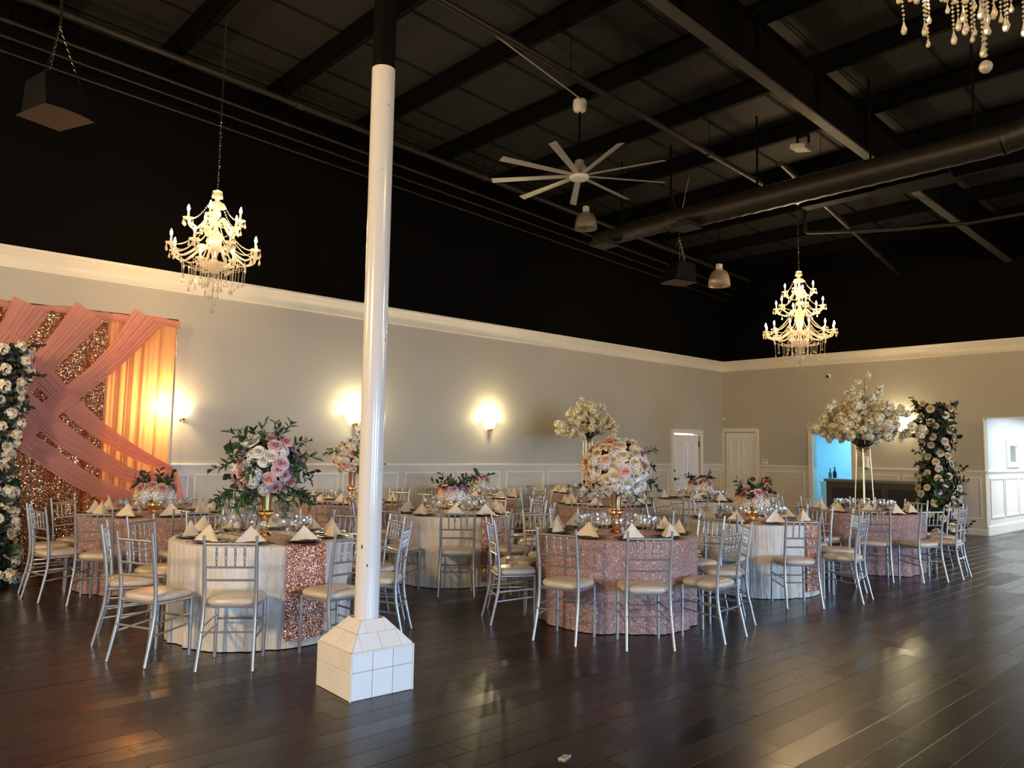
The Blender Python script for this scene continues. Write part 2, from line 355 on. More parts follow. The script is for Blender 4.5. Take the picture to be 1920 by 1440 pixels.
for k, (nv, dep, x, y) in enumerate(cands):
    dz = R.uniform(-.0003, .0003); ti = R.uniform(-.0016, .0016)
    if k < 300: put('plank', pm, fl, T((x, y, dz)) @ RX(ti * 2) @ RY(ti * .3))
    else: rest.slab(-PL / 2 + .0007, PL / 2 - .0007, -PW / 2 + .0009, PW / 2 - .0009, -.02, 0, .0012, T((x, y, dz)))
o = put('plank_field', rest.mesh('plank_field', M_PLANKS), fl); o['kind'] = 'stuff'

def wallx(b, x0, x1, y0, y1, z0, z1, holes):
    """wall along X with rectangular holes (xa, xb, za, zb)"""
    xs = sorted({x0, x1, *[h[0] for h in holes], *[h[1] for h in holes]}); zs = sorted({z0, z1, *[h[2] for h in holes], *[h[3] for h in holes]})
    for a, c in zip(xs, xs[1:]):
        for d, e in zip(zs, zs[1:]):
            if any(h[0] <= a and c <= h[1] and h[2] <= d and e <= h[3] for h in holes): continue
            b.box(a, c, y0, y1, d, e)
def wally(b, x0, x1, y0, y1, z0, z1, holes):
    ys = sorted({y0, y1, *[h[0] for h in holes], *[h[1] for h in holes]}); zs = sorted({z0, z1, *[h[2] for h in holes], *[h[3] for h in holes]})
    for a, c in zip(ys, ys[1:]):
        for d, e in zip(zs, zs[1:]):
            if any(h[0] <= a and c <= h[1] and h[2] <= d and e <= h[3] for h in holes): continue
            b.box(x0, x1, a, c, d, e)
# the long back wall: wainscot, grey paint, crown, black paint up to the roof
DL = (15.53, 16.66, 2.05)                 # left door opening
DR = (10.10, 10.97, 2.12)                 # right-wall door opening
BD = (7.70, 8.62, 2.12)                   # bar store doorway
HO = (1.6, 5.0, 2.38)                     # hall opening
wb = MB(); wallx(wb, LX, WX + .2, BY, BY + .2, RAIL - .02, CROWN1, [(DL[0], DL[1], RAIL - .02, DL[2])])
wb = struct('wall_back', wb.mesh('wall_back', M_WALL))
b = MB(); b.add([(LX, BY, CROWN1), (WX + .2, BY, CROWN1), (WX + .2, BY, zd(WX)), (LX, BY, zd(LX)), (LX, BY + .2, CROWN1), (WX + .2, BY + .2, CROWN1), (WX + .2, BY + .2, zd(WX)), (LX, BY + .2, zd(LX))],
      [(0, 1, 2, 3), (7, 6, 5, 4), (4, 5, 1, 0), (3, 2, 6, 7), (1, 5, 6, 2), (4, 0, 3, 7)])
put('upper_wall', b.mesh('upper_wall', M_BLACK), wb)
b = MB(); wallx(b, LX, WX + .2, BY, BY + .2, 0, RAIL - .02, [(DL[0], DL[1], 0, RAIL - .02)])
put('wainscot', b.mesh('wainscot', M_WAIN), wb)
def prof_x(b, x0, x1, pr):
    """moulding running along X on the back wall; pr = (out, z) outline, out measured from the wall"""
    n = len(pr); vs = [(x, BY - o_, z) for x in (x0, x1) for o_, z in pr]
    b.add(vs, [(i, i + n, (i + 1) % n + n, (i + 1) % n) for i in range(n)] + [tuple(range(n)), tuple(range(2 * n - 1, n - 1, -1))])
def prof_y(b, y0, y1, pr):
    n = len(pr); vs = [(WX - o_, y, z) for y in (y0, y1) for o_, z in pr]
    b.add(vs, [(i, (i + 1) % n, (i + 1) % n + n, i + n) for i in range(n)] + [tuple(range(n - 1, -1, -1)), tuple(range(n, 2 * n))])
RP = [(-.02, 1.245), (.014, 1.245), (.018, 1.262), (.034, 1.270), (.036, 1.29), (.030, 1.30), (-.02, 1.30)]
CP = [(-.03, 3.685), (.020, 3.685), (.026, 3.70), (.018, 3.715), (.020, 3.80), (.030, 3.815), (.034, 3.83), (.046, 3.84), (.058, 3.865), (.085, 3.90), (.100, 3.915), (.100, 3.945), (-.03, 3.945)]
BP = [(-.02, 0), (.016, 0), (.016, .11), (.010, .13), (-.02, .13)]
for (xa, xb) in ((LX, DL[0] - .1), (DL[1] + .1, WX)):
    b = MB(); prof_x(b, xa, xb, RP); put('chair_rail', b.mesh('chair_rail', M_TRIM), wb)
    b = MB(); prof_x(b, xa, xb, BP); struct('baseboard_back', b.mesh('baseboard_back', M_TRIM))
b = MB(); prof_x(b, LX, WX - .02, CP); struct('trim_1', b.mesh('trim_1', M_TRIM, 30))
def frame_x(x0, x1, z0, z1, w=.028, d=.016):
    b = MB(); y0, y1 = BY - d, BY + .01
    b.box(x0, x1, y0, y1, z1 - w, z1); b.box(x0, x1, y0, y1, z0, z0 + w); b.box(x0, x0 + w, y0, y1, z0 + w, z1 - w); b.box(x1 - w, x1, y0, y1, z0 + w, z1 - w)
    put('panel_moulding', b.mesh('panel_moulding', M_TRIM), wb)
for xa, xb in ((1.9, 2.95), (3.05, 4.09), (4.16, 5.25), (5.35, 6.45), (6.52, 7.60), (7.74, 8.80), (8.88, 9.94), (10.10, 11.12), (11.23, 12.3), (12.4, 13.5), (13.6, 14.66), (14.78, 15.33), (16.88, 17.6)):
    frame_x(xa, xb, .32, 1.16)
# right wall
wr = MB(); wally(wr, WX, WX + .2, FY, BY, RAIL - .02, CROWN1, [(DR[0], DR[1], RAIL - .02, DR[2]), (BD[0], BD[1], RAIL - .02, BD[2]), (HO[0], HO[1], RAIL - .02, HO[2])])
wr = struct('wall_right', wr.mesh('wall_right', M_WALL))
b = MB(); b.box(WX, WX + .2, FY, BY, CROWN1, zd(WX)); put('upper_wall', b.mesh('upper_wall', M_BLACK), wr)
b = MB(); wally(b, WX, WX + .2, FY, BY, 0, RAIL - .02, [(DR[0], DR[1], 0, RAIL - .02), (BD[0], BD[1], 0, RAIL - .02), (HO[0], HO[1], 0, RAIL - .02)])
put('wainscot', b.mesh('wainscot', M_WAIN), wr)
b = MB(); prof_y(b, FY, BY - .02, CP); struct('trim_2', b.mesh('trim_2', M_TRIM, 30))
for ya, yb in ((FY, HO[0]), (HO[1], BD[0] - .1), (BD[1] + .1, DR[0] - .1)):
    b = MB(); prof_y(b, ya, yb, RP); put('chair_rail', b.mesh('chair_rail', M_TRIM), wr)
    b = MB(); prof_y(b, ya, yb, BP); struct('baseboard_right', b.mesh('baseboard_right', M_TRIM))
def frame_y(y0, y1, z0, z1, w=.028, d=.016, par=None):
    b = MB(); x0, x1 = WX - d, WX + .01
    b.box(x0, x1, y0, y1, z1 - w, z1); b.box(x0, x1, y0, y1, z0, z0 + w); b.box(x0, x1, y0, y0 + w, z0 + w, z1 - w); b.box(x0, x1, y1 - w, y1, z0 + w, z1 - w)
    put('panel_moulding', b.mesh('panel_moulding', M_TRIM), par or wr)
for ya, yb in ((5.08, 5.62), (5.7, 6.6), (6.68, 7.5), (8.82, 9.92)): frame_y(ya, yb, .32, 1.16)
# walls beside and behind the photographer
b = MB(); wallx(b, LX, WX, FY - .2, FY, 0, 7.6, [(wx - 1.2, wx + 1.2, .6, 2.9) for wx in (-2.0, 3.0, 8.0, 13.0)]); struct('wall_front', b.mesh('wall_front', M_WALL))
b = MB(); b.box(LX - .2, LX, FY, BY, 0, 4); struct('wall_left', b.mesh('wall_left', M_WALL))
b = MB(); b.box(LX - .2, LX, FY, BY, 4, 7.6); struct('wall_left_upper', b.mesh('wall_left_upper', M_BLACK))
for i, wx in enumerate((-2.0, 3.0, 8.0, 13.0)):
    b = MB()
    for q in (-1.2, -.02, 1.16): b.box(wx + q, wx + q + .04, FY - .12, FY - .04, .6, 2.9)
    for z in (.6, 1.75, 2.86): b.box(wx - 1.2, wx + 1.2, FY - .12, FY - .04, z, z + .04)
    struct('window_%d' % (i + 1), b.mesh('window_frame', M_TRIM))
# doors --------------------------------------------------------------
def door(n, w, h, M, hinge, mat_):
    """leaf from x=0..w, front face at y=0 looking to -y; M places it"""
    b = MB(); b.box(0, w, 0, .04, 0, h)
    d = struct('door_%d' % n, b.mesh('door_%d' % n, mat_)); d.matrix_world = M
    e = .11; m = w / 2
    for xa, xb in ((e, m - .05), (m + .05, w - e)):
        for za, zb in ((.22, .84), (1.0, h - .17)):
            b = MB()
            b.add([(xa, -.001, za), (xb, -.001, za), (xb, -.001, zb), (xa, -.001, zb), (xa + .02, -.013, za + .02), (xb - .02, -.013, za + .02), (xb - .02, -.013, zb - .02), (xa + .02, -.013, zb - .02),
                   (xa + .045, -.003, za + .045), (xb - .045, -.003, za + .045), (xb - .045, -.003, zb - .045), (xa + .045, -.003, zb - .045)],
                  [(i, (i + 1) % 4, (i + 1) % 4 + 4, i + 4) for i in range(4)] + [(i + 4, (i + 1) % 4 + 4, (i + 1) % 4 + 8, i + 8) for i in range(4)] + [(8, 9, 10, 11)])
            put('door_panel', b.mesh('door_panel', mat_), d)
    hx = w - .07 if hinge == 'l' else .07; s = -1 if hinge == 'l' else 1
    b = MB(); Mh = T((hx, 0, .93)) @ RX(pi / 2); b.lathe([(.045, 0), (.045, .012), (.022, .016), (.016, .05)], 14, Mh)
    b.tube([(hx, -.05, .93), (hx + s * .03, -.052, .93), (hx + s * .14, -.048, .935)], [.013, .013, .009], 8)
    put('door_handle', b.mesh('door_handle', M_HANDLE, 40), d)
    return d
def casing_x(x0, x1, h, w=.095):
    b = MB(); y0, y1 = BY - .022, BY + .01
    b.box(x0 - w, x0, y0, y1, 0, h); b.box(x1, x1 + w, y0, y1, 0, h); b.box(x0 - w, x1 + w, y0, y1, h, h + w)
    b.box(x0 - w, x0 - w + .02, y0 - .012, y0, 0, h + w); b.box(x1 + w - .02, x1 + w, y0 - .012, y0, 0, h + w); b.box(x0 - w, x1 + w, y0 - .012, y0, h + w - .02, h + w)
    return b
casing = casing_x(DL[0], DL[1], DL[2]); struct('door_casing_back', casing.mesh('door_casing', M_TRIM))
d1 = door(1, DL[1] - DL[0] - .02, 1.995, T((DL[0] + .01, BY + .03, .01)), 'r', M_WHITE)
b = MB(); b.lathe([(.028, 0), (.028, .01), (.012, .02)], 12, T((.075, 0, 1.13)) @ RX(pi / 2)); put('deadbolt', b.mesh('deadbolt', M_HANDLE), d1)
b = MB(); b.box(DL[1] - .03, DL[1] - .012, BY + .012, BY + .03, 1.72, 1.86); put('hinge', b.mesh('hinge', M_HANDLE), wb)
def casing_y(y0, y1, h, w=.095, bot=0):
    b = MB(); x0, x1 = WX - .022, WX + .01
    b.box(x0, x1, y0 - w, y0, 0, h); b.box(x0, x1, y1, min(y1 + w, BY), 0, h); b.box(x0, x1, y0 - w, min(y1 + w, BY), h, h + w)
    b.box(x0 - .012, x0, y0 - w, y0 - w + .02, 0, h + w); b.box(x0 - .012, x0, y0 - w, min(y1 + w, BY), h + w - .02, h + w)
    return b
struct('door_casing_right', casing_y(DR[0], DR[1], DR[2]).mesh('door_casing', M_TRIM))
d2 = door(2, DR[1] - DR[0] - .02, DR[2] - .02, T((WX + .03, DR[1] - .01, .01)) @ RZ(-pi / 2), 'l', M_WHITE)
struct('door_casing_store', casing_y(BD[0], BD[1], BD[2]).mesh('door_casing', M_TRIM))
# behind the back-wall door: a lit room glimpsed over the leaf
b = MB(); b.box(DL[0] - .3, DL[1] + .3, BY + 1.5, BY + 1.6, 0, 2.6); b.box(DL[0] - .3, DL[1] + .3, BY + .2, BY + 1.6, 2.55, 2.6); b.box(DL[0] - .3, DL[0] - .2, BY + .2, BY + 1.5, 0, 2.6); b.box(DL[1] + .2, DL[1] + .3, BY + .2, BY + 1.5, 0, 2.6)
struct('wall_back_room', b.mesh('wall_back_room', M_WHITE))
point('room_light', ((DL[0] + DL[1]) / 2, BY + .9, 2.2), 25, (1, .95, .85), .1)
# bar store room behind the doorway
b = MB(); x1, ya, yb = 20.6, 6.9, 10.0
b.box(x1, x1 + .1, ya, yb, 0, 2.7); b.box(WX + .2, x1, ya - .1, ya, 0, 2.7); b.box(WX + .2, x1, yb, yb + .1, 0, 2.7); b.box(WX + .2, x1, ya, yb, 2.7, 2.8)
struct('wall_store_room', b.mesh('wall_store_room', M_BLUEW))
# hall behind the opening
b = MB(); b.box(WX + .2, 23.9, HO[1] + .0, HO[1] + .12, RAIL, 2.9); b.box(WX + .2, 23.9, -1, HO[1], 2.9, 3.0); b.box(23.9, 24, -1, HO[1] + .12, 0, 3); b.box(WX + .2, 23.9, -1.1, -1, 0, 3)
hw = struct('wall_hall', b.mesh('wall_hall', M_HALL))
b = MB(); b.box(WX + .2, 23.9, HO[1], HO[1] + .12, 0, RAIL); put('wainscot', b.mesh('wainscot', M_WHITE), hw)
def hprof(pr, nm, x0=WX + .004):
    n = len(pr); vs = [(x, HO[1] - o_, z) for x in (x0, 23.9) for o_, z in pr]; b = MB()
    b.add(vs, [(i, i + n, (i + 1) % n + n, (i + 1) % n) for i in range(n)] + [tuple(range(n)), tuple(range(2 * n - 1, n - 1, -1))]); put(nm, b.mesh(nm, M_WHITE), hw)
hprof(RP, 'chair_rail'); hprof([(-.01, 0), (.018, 0), (.018, .17), (.012, .19), (-.01, .19)], 'skirting')
hprof([(-.01, 2.78), (.02, 2.78), (.1, 2.9), (-.01, 2.9)], 'cornice', WX + .2)
for i in range(6):
    xa = 17.95 + i * 1.0; b = MB(); w = .03; y0, y1 = HO[1] - .018, HO[1] + .01; xb = xa + .92
    for q in ((xa, xb, 1.12, 1.15), (xa, xb, .33, .36), (xa, xa + w, .36, 1.12), (xb - w, xb, .36, 1.12)): b.box(q[0], q[1], y0, y1, q[2], q[3])
    put('panel_moulding', b.mesh('panel_moulding', M_WHITE), hw)
b = MB(); b.box(WX - .005, WX + .205, HO[0], HO[1], HO[2] - .02, HO[2] + .001); b.box(WX - .008, WX + .004, HO[1] - .001, HO[1] + .02, 0, HO[2]); struct('trim_3', b.mesh('trim_3', M_TRIM))
# roof -----------------------------------------------------------------
b = MB(); b.add([(LX, FY, zd(LX)), (WX + .2, FY, zd(WX)), (WX + .2, BY + .2, zd(WX)), (LX, BY + .2, zd(LX)), (LX, FY, zd(LX) + .1), (WX + .2, FY, zd(WX) + .1), (WX + .2, BY + .2, zd(WX) + .1), (LX, BY + .2, zd(LX) + .1)],
      [(0, 1, 2, 3), (7, 6, 5, 4), (0, 4, 5, 1), (1, 5, 6, 2), (2, 6, 7, 3), (3, 7, 4, 0)])
ce = struct('ceiling', b.mesh('ceiling', M_DECK))
for k in range(16):
    x = -5.6 + 1.5 * k
    if x > WX - .2: break
    b = MB(); z = zp(x)
    b.box(x - .004, x + .004, FY, BY, z, z + .22); b.box(x - .004, x + .08, FY, BY, z, z + .006); b.box(x - .08, x, FY, BY, z + .214, z + .222); b.box(x + .072, x + .08, FY, BY, z, z + .03)
    put('purlin', b.mesh('purlin', M_STEEL), ce)
for k in range(14):
    y = -3 + k * 1.05
    b = MB()
    n = 34; vs = []
    for i in range(n + 1):
        x = LX + .1 + (WX - LX - .2) * i / n; sg = .05 * abs(sin((x + 5.6) / 1.5 * pi))
        vs += [(x, y - .012, zd(x) - sg * .3 - .004), (x, y + .012, zd(x) - sg * .3 - .004)]
    b.add(vs, [(2 * i, 2 * i + 1, 2 * i + 3, 2 * i + 2) for i in range(n)]); put('insulation_seam', b.mesh('insulation_seam', M_STEEL), ce)
def rafter(y):
    b = MB(); c = MB()
    for x0, x1 in ((LX, WX),):
        for mb, dz0, dz1, hw_ in ((b, -.58, 0, .012), (c, -.60, -.575, .065), (b, -.015, 0, .11)):
            mb.add([(x0, y - hw_, zp(x0) + dz0), (x1, y - hw_, zp(x1) + dz0), (x1, y + hw_, zp(x1) + dz0), (x0, y + hw_, zp(x0) + dz0),
                    (x0, y - hw_, zp(x0) + dz1), (x1, y - hw_, zp(x1) + dz1), (x1, y + hw_, zp(x1) + dz1), (x0, y + hw_, zp(x0) + dz1)],
                   [(3, 2, 1, 0), (4, 5, 6, 7), (0, 1, 5, 4), (1, 2, 6, 5), (2, 3, 7, 6), (3, 0, 4, 7)])
    for k in range(16):
        x = -5.6 + 1.5 * k
        if x < WX - .3: b.box(x - .006, x + .006, y - .06, y + .06, zp(x) - .58, zp(x) - .01)
    r = put('rafter', b.mesh('rafter', M_STEEL), ce); put('bottom_flange', c.mesh('bottom_flange', M_FLANGE), r)
rafter(4.45); rafter(-3.2)
# ------------------------------------------------------------------ pillar
PX, PY, PH, PB = 2.85, 4.45, .285, .226
pil = thing('pillar', 'tall glossy white round pillar rising from a white tiled plinth', 'pillar', (PX, PY, 0), radians(-3))
quick('shaft', M_COL, lambda b: b.lathe([(.081, .40), (.0805, .44), (.0805, 4.19)], 40), pil, 40)
quick('shaft_upper', M_STEEL, lambda b: b.lathe([(.079, 4.19), (.079, zp(PX) - .60)], 32), pil, 40)
quick('plinth_core', M_GROUT, lambda b: (b.box(-PB + .006, PB - .006, -PB + .006, PB - .006, 0, PH - .004),
      b.add([(-PB + .006, -PB + .006, PH - .004), (PB - .006, -PB + .006, PH - .004), (PB - .006, PB - .006, PH - .004), (-PB + .006, PB - .006, PH - .004), (-.085, -.085, .44), (.085, -.085, .44), (.085, .085, .44), (-.085, .085, .44)],
            [(0, 1, 5, 4), (1, 2, 6, 5), (2, 3, 7, 6), (3, 0, 4, 7), (4, 5, 6, 7)])), pil)
for f in range(4):
    Mf = RZ(f * pi / 2)
    for i in range(3):
        for (za, zb) in ((.0, .168), (.168, PH)):
            x0 = -PB + .006 + i * (2 * PB - .012) / 3; x1 = x0 + (2 * PB - .012) / 3; g = .0016
            b = MB(); b.slab(x0 + g, x1 - g, za + g, zb - g, 0, .008, .002, Mf @ T((0, -PB + .006, 0)) @ RX(pi / 2)); put('tile', b.mesh('tile', M_TILE), pil)
    b = MB(); b.box(-PB - .003, -PB + .007, -PB - .003, -PB + .007, 0, PH, Mf); put('corner_strip', b.mesh('corner_strip', M_TRIM), pil)
    b = MB(); b.box(-PB - .003, PB + .003, -PB - .004, -PB + .012, PH - .004, PH + .006, Mf); put('edge_strip', b.mesh('edge_strip', M_TRIM), pil)
    # sloped tiles: quads between plinth edge (half PB) and the shaft (half .085)
    lo, hi, zl, zh = PB - .006, .083, PH + .003, .445
    def sp(u, v):     # u along the edge in metres at the base, v 0..1 up
        h = lo + (hi - lo) * v
        return V3((u, -h, zl + (zh - zl) * v))
    for (va, vb) in ((0, .56), (.56, 1)):
        cuts = [-lo, -.145, -.005, .135, lo] if va == 0 else [-lo, -.075, .065, lo]
        for ua, ub in zip(cuts, cuts[1:]):
            qs = []
            for u, v in ((ua, va), (ub, va), (ub, vb), (ua, vb)):
                h = lo + (hi - lo) * v; uu = max(-h, min(h, u)); qs.append((uu, v))
            c = (sum(q[0] for q in qs) / 4, sum(q[1] for q in qs) / 4)
            qs = [(q[0] + (c[0] - q[0]) * .022, q[1] + (c[1] - q[1]) * .022) for q in qs]
            nrm = V3((0, -(zh - zl), lo - hi)).normalized(); nrm = V3((0, -abs(nrm.y), abs(nrm.z)))
            A = [sp(*q) for q in qs]; B = [p + nrm * .007 for p in A]
            b = MB(); b.add(A + B, [(4, 5, 6, 7), (0, 1, 5, 4), (1, 2, 6, 5), (2, 3, 7, 6), (3, 0, 4, 7), (3, 2, 1, 0)], Mf); put('tile', b.mesh('tile', M_TILE), pil)

# ------------------------------------------------------------------ drape backdrop
DY = 10.72
def fold(x, z, k, amp): return amp * (sin(x * k) + .5 * sin(x * k * 1.7 + 1.3 + .4 * z) + .25 * sin(x * k * 3.1 + z))
bd = thing('draped_backdrop', 'peach and sequin draped backdrop with crossed pink tulle swags on the wall', 'backdrop', (0, 0, 0))
quick('drape_pole', M_CHROME, lambda b: (b.tube([(.3, DY + .02, 3.2), (3.74, DY + .02, 3.24)], .018, 8), b.tube([(3.72, DY + .02, 0), (3.72, DY + .02, 3.24)], .018, 8), b.tube([(.3, DY + .02, 0), (.3, DY + .02, 3.2)], .018, 8),
      b.box(3.5, 3.9, DY - .12, DY + .16, 0, .012), b.box(.1, .5, DY - .12, DY + .16, 0, .012)), bd)
quick('sequin_curtain', M_SEQ, lambda b: b.grid(220, 30, lambda u, v: (.3 + 2.55 * u, DY - .03 + fold(.3 + 2.55 * u, v, 19, .034) * (.5 + .5 * (1 - v)), .02 + 3.17 * v)), bd, 60)
quick('voile_curtain', M_DRAPE, lambda b: b.grid(150, 40, lambda u, v: (2.74 + .99 * u - .06 * (1 - v) * u + .03 * sin(u * 9), DY - .01 + fold(2.7 + u, v, 38, .018) * (1.1 - .4 * v), .03 + 3.2 * v)), bd, 60)
quick('top_border', M_SWAG, lambda b: b.grid(80, 6, lambda u, v: (.3 + 3.44 * u, DY - .05 + .012 * sin(u * 60) - .02 * sin(pi * v), 3.235 - .02 * (1 - u) - .09 * v + .02 * sin(u * 23))), bd, 60)
def swag(pts, ws, dy, ph=0):
    cl = spline([(x, 0, z) for x, z in pts], 60)
    def fn(u, v):
        i = min(59, int(u * 60)); t = u * 60 - i; c = cl[i] * (1 - t) + cl[i + 1] * t
        d = (cl[min(60, i + 1)] - cl[max(0, i - 1) if i == 60 else i]).normalized(); nrm = V3((-d.z, 0, d.x))
        k = u * (len(ws) - 1); j = min(int(k), len(ws) - 2); w = ws[j] + (ws[j + 1] - ws[j]) * (k - j)
        off = (v - .5) * w
        y = DY - .07 - dy - .035 * cos((v - .5) * pi) - .006 * sin(v * 46 + ph + 2 * sin(u * 5)) - .004 * sin(v * 23 + u * 7)
        return (c.x + nrm.x * off, y, c.z + nrm.z * off)
    b = MB(); b.grid(60, 36, fn); put('tulle_swag', b.mesh('tulle_swag', M_SWAG, 75), bd)
swag([(1.99, 3.2), (1.86, 2.91), (1.71, 2.67), (1.5, 2.35)], [.42, .34, .32, .32], 0)
swag([(2.62, 3.2), (2.36, 2.81), (2.12, 2.47), (1.9, 2.15), (1.6, 1.75)], [.40, .31, .27, .26, .26], .03, 1)
swag([(3.30, 3.21), (3.01, 2.77), (2.74, 2.44), (2.49, 2.19), (2.22, 1.93), (1.8, 1.52)], [.40, .28, .23, .22, .24, .26], .06, 2)
swag([(1.75, 2.74), (2.05, 2.46), (2.32, 2.18), (2.6, 1.9), (2.89, 1.67), (3.28, 1.43), (3.72, 1.22)], [.30, .28, .25, .22, .20, .16, .08], .03, 3)
swag([(1.75, 2.18), (2.08, 1.93), (2.38, 1.66), (2.62, 1.49), (2.93, 1.30), (3.26, 1.14), (3.70, 1.14)], [.26, .26, .25, .23, .20, .17, .10], .08, 4)
swag([(1.75, 1.74), (2.11, 1.50), (2.37, 1.31), (2.65, 1.11), (2.96, .95), (3.36, .84), (3.71, .98)], [.24, .24, .24, .22, .20, .18, .12], .05, 5)
quick('swag_tail', M_SWAG, lambda b: b.grid(26, 24, lambda u, v: (3.74 + (u - .5) * (.10 + .30 * sin(min(1, v * 1.4) * pi * .5)) + .02 * sin(v * 6), DY - .07 - .02 * sin(u * 22 + v * 3), 1.22 - 1.18 * v)), bd, 70)

# ------------------------------------------------------------------ chandeliers
def drop_mesh(L, r):
    b = MB(); b.octa((0, 0, -.008), .006, .008)
    b.lathe([(.001, -.016), (r * .45, -.016 - L * .35), (r, -.016 - L * .7), (r * .7, -.016 - L * .92), (.001, -.016 - L)], 6, cap=False)
    return b.mesh('drop', M_CRYS)
DROP = [drop_mesh(.075, .016), drop_mesh(.05, .012)]
FLAME = MB().lathe([(.004, 0), (.014, .014), (.0165, .03), (.011, .052), (.002, .078)], 8).mesh('bulb', M_BULB, 180)
CANDLE = MB().lathe([(.0125, 0), (.0125, .085), (.009, .088)], 10).mesh('candle_sleeve', M_WHITE, 40)
PAN = MB().lathe([(.006, -.022), (.016, -.018), (.03, -.008), (.058, .004), (.062, .012), (.05, .008), (.02, .002), (.012, .004)], 12).mesh('drip_pan', M_CRYS, 40)
def beads(p0, p1, sag, n, r=.0095, b=None):
    b = b or MB(); p0, p1 = V3(p0), V3(p1)
    for i in range(n + 1):
        t = i / n; p = p0.lerp(p1, t); b.octa((p.x, p.y, p.z - sag * 4 * t * (1 - t)), r, r * 1.1)
    return b
def chandelier(name, label, loc, tiers, zb, zball, chain, phase=0, group='crystal chandeliers'):
    t = thing(name, label, 'chandelier', loc, 0, group)
    b = MB(); n = int(chain / .036)
    for i in range(n):
        z = .01 + i * chain / n; M = T((0, 0, z + .02)) @ RZ(i * pi / 2) @ RX(pi / 2); L = chain / n
        b.tube([M @ V3(p) for p in ((.008, -L * .5, 0), (.011, 0, 0), (.008, L * .5, 0), (-.008, L * .5, 0), (-.011, 0, 0), (-.008, -L * .5, 0), (.008, -L * .5, 0))], .0032, 4, False)
    put('chain', b.mesh('chain', M_CHROME), t)
    quick('ceiling_canopy', M_CHROME, lambda b: b.lathe([(.012, chain - .05), (.055, chain - .02), (.062, chain + .0)], 14), t, 40)
    quick('crown', M_CRYS, lambda b: b.lathe([(.008, .015), (.03, 0), (.058, -.012), (.045, -.03), (.05, -.055), (.062, -.075), (.035, -.10), (.018, -.12)], 12), t, 40)
    for k in range(8):
        a = k * pi / 4; put('pendant', DROP[1], t, T((.058 * cos(a), .058 * sin(a), -.03)))
    quick('umbrella_plate', M_CRYS, lambda b: b.lathe([(.012, -.12), (.04, -.135), (.085, -.16), (.11, -.205), (.10, -.20), (.03, -.16), (.014, -.15)], 14), t, 40)
    H = -zb
    prof = [(.014, -.15), (.02, -.20), (.05, -.26), (.052, -.30), (.02, -.35), (.03, -.38), (.075, -.40), (.07, -.415), (.026, -.43), (.03, -.47), (.075, -.53), (.085, -.58), (.06, -.68), (.032, -.78), (.03, -.82), (.055, -.85), (.05, -.88)]
    sc = (H - .02) / .88
    quick('stem', M_CRYS, lambda b: b.lathe([(r, z * sc if z < -.15 else z) for r, z in prof], 12), t, 40)
    quick('bowl', M_CRYS, lambda b: b.lathe([(.05, zb + .03), (.10, zb + .05), (.165, zb + .03), (.16, zb + .015), (.11, zb - .03), (.04, zb - .06), (.03, zb - .08)], 16), t, 40)
    top = (.105, -.2)
    for ti, (n, r, zin, zend) in enumerate(tiers):
        for k in range(n):
            a = phase + 2 * pi * (k + .5 * (ti % 2)) / n; M = RZ(a)
            b = MB(); b.tube(spline([(.03, 0, zin), (r * .3, 0, zin + .055), (r * .52, 0, zin - .04), (r * .75, 0, zend - .115), (r * .95, 0, zend - .075), (r, 0, zend - .02)], 18), [.015] * 10 + [.012] * 9, 7)
            arm = put('arm', b.mesh('arm', M_CRYS, 180), t, M)
            put('drip_pan', PAN, arm, T((r, 0, zend))); put('candle_sleeve', CANDLE, arm, T((r, 0, zend + .004))); put('bulb', FLAME, arm, T((r, 0, zend + .092)))
            for q in range(5):
                aa = q * 2 * pi / 5 + .3; put('drop', DROP[q % 2], arm, T((r + .055 * cos(aa), .055 * sin(aa), zend + .004)))
            put('drop', DROP[0], arm, T((r * .75, 0, zend - .12)))
            # bead swags from the plate above to the arm end
            p0 = (top[0] * cos(a), top[0] * sin(a), top[1]); p1 = (r * cos(a), r * sin(a), zend + .005)
            L = sqrt((r - top[0]) ** 2 + (top[1] - zend) ** 2)
            bb = beads(p0, p1, L * .20, int(L / .020))
            a2 = phase + 2 * pi * (k + 1 + .5 * (ti % 2)) / n
            beads((r * .97 * cos(a), r * .97 * sin(a), zend - .01), (r * .97 * cos(a2), r * .97 * sin(a2), zend - .01), .10 * min(1, 4 / n) + .03, int(2 * r * sin(pi / n) / .02), b=bb)
            put('bead_strand', bb.mesh('bead_strand', M_CRYS), t)
        top = (max(.08, r * .30), zin + .03)
    hang = zball - zb
    ro = tiers[-1][1]
    for ring, (rr, zz, nn, ln) in enumerate(((ro * .72, zb + .02, 12, .36), (ro * .5, zb + .0, 10, .44), (.155, zb + .01, 12, .34), (.085, zb - .05, 8, .44), (.04, zb - .06, 4, .55))):
        for k in range(nn):
            a = 2 * pi * (k + .5 * ring) / nn; x, y = rr * cos(a), rr * sin(a); ze = zz + hang * ln * (.62 + .22 * ((k * 2 + ring) % 3))
            bb = beads((x, y, zz), (x * .97, y * .97, ze), 0, max(2, int((zz - ze) / .021)), .008)
            if ring < 2: beads((x, y, zz), (x * .35, y * .35, zb - .03), .03, int(rr * .65 / .022), .008, bb)
            s = put('bead_strand', bb.mesh('bead_strand', M_CRYS), t)
            put('drop', DROP[k % 2], s, T((x * .97, y * .97, ze - .012)) @ S(1.0))
    quick('bead_strand', M_CRYS, lambda b: beads((0, 0, zb - .06), (0, 0, zball + .055), 0, int((-hang - .1) / .026), .012, b), t)
    quick('crystal_ball', M_CRYS, lambda b: b.ball((0, 0, zball), .029, n=10, m=6), t, 20)
    return t
T1 = [(5, .31, -.40, -.385), (8, .50, -.74, -.735)]
c1p = (3.53, 9.06, 4.60)
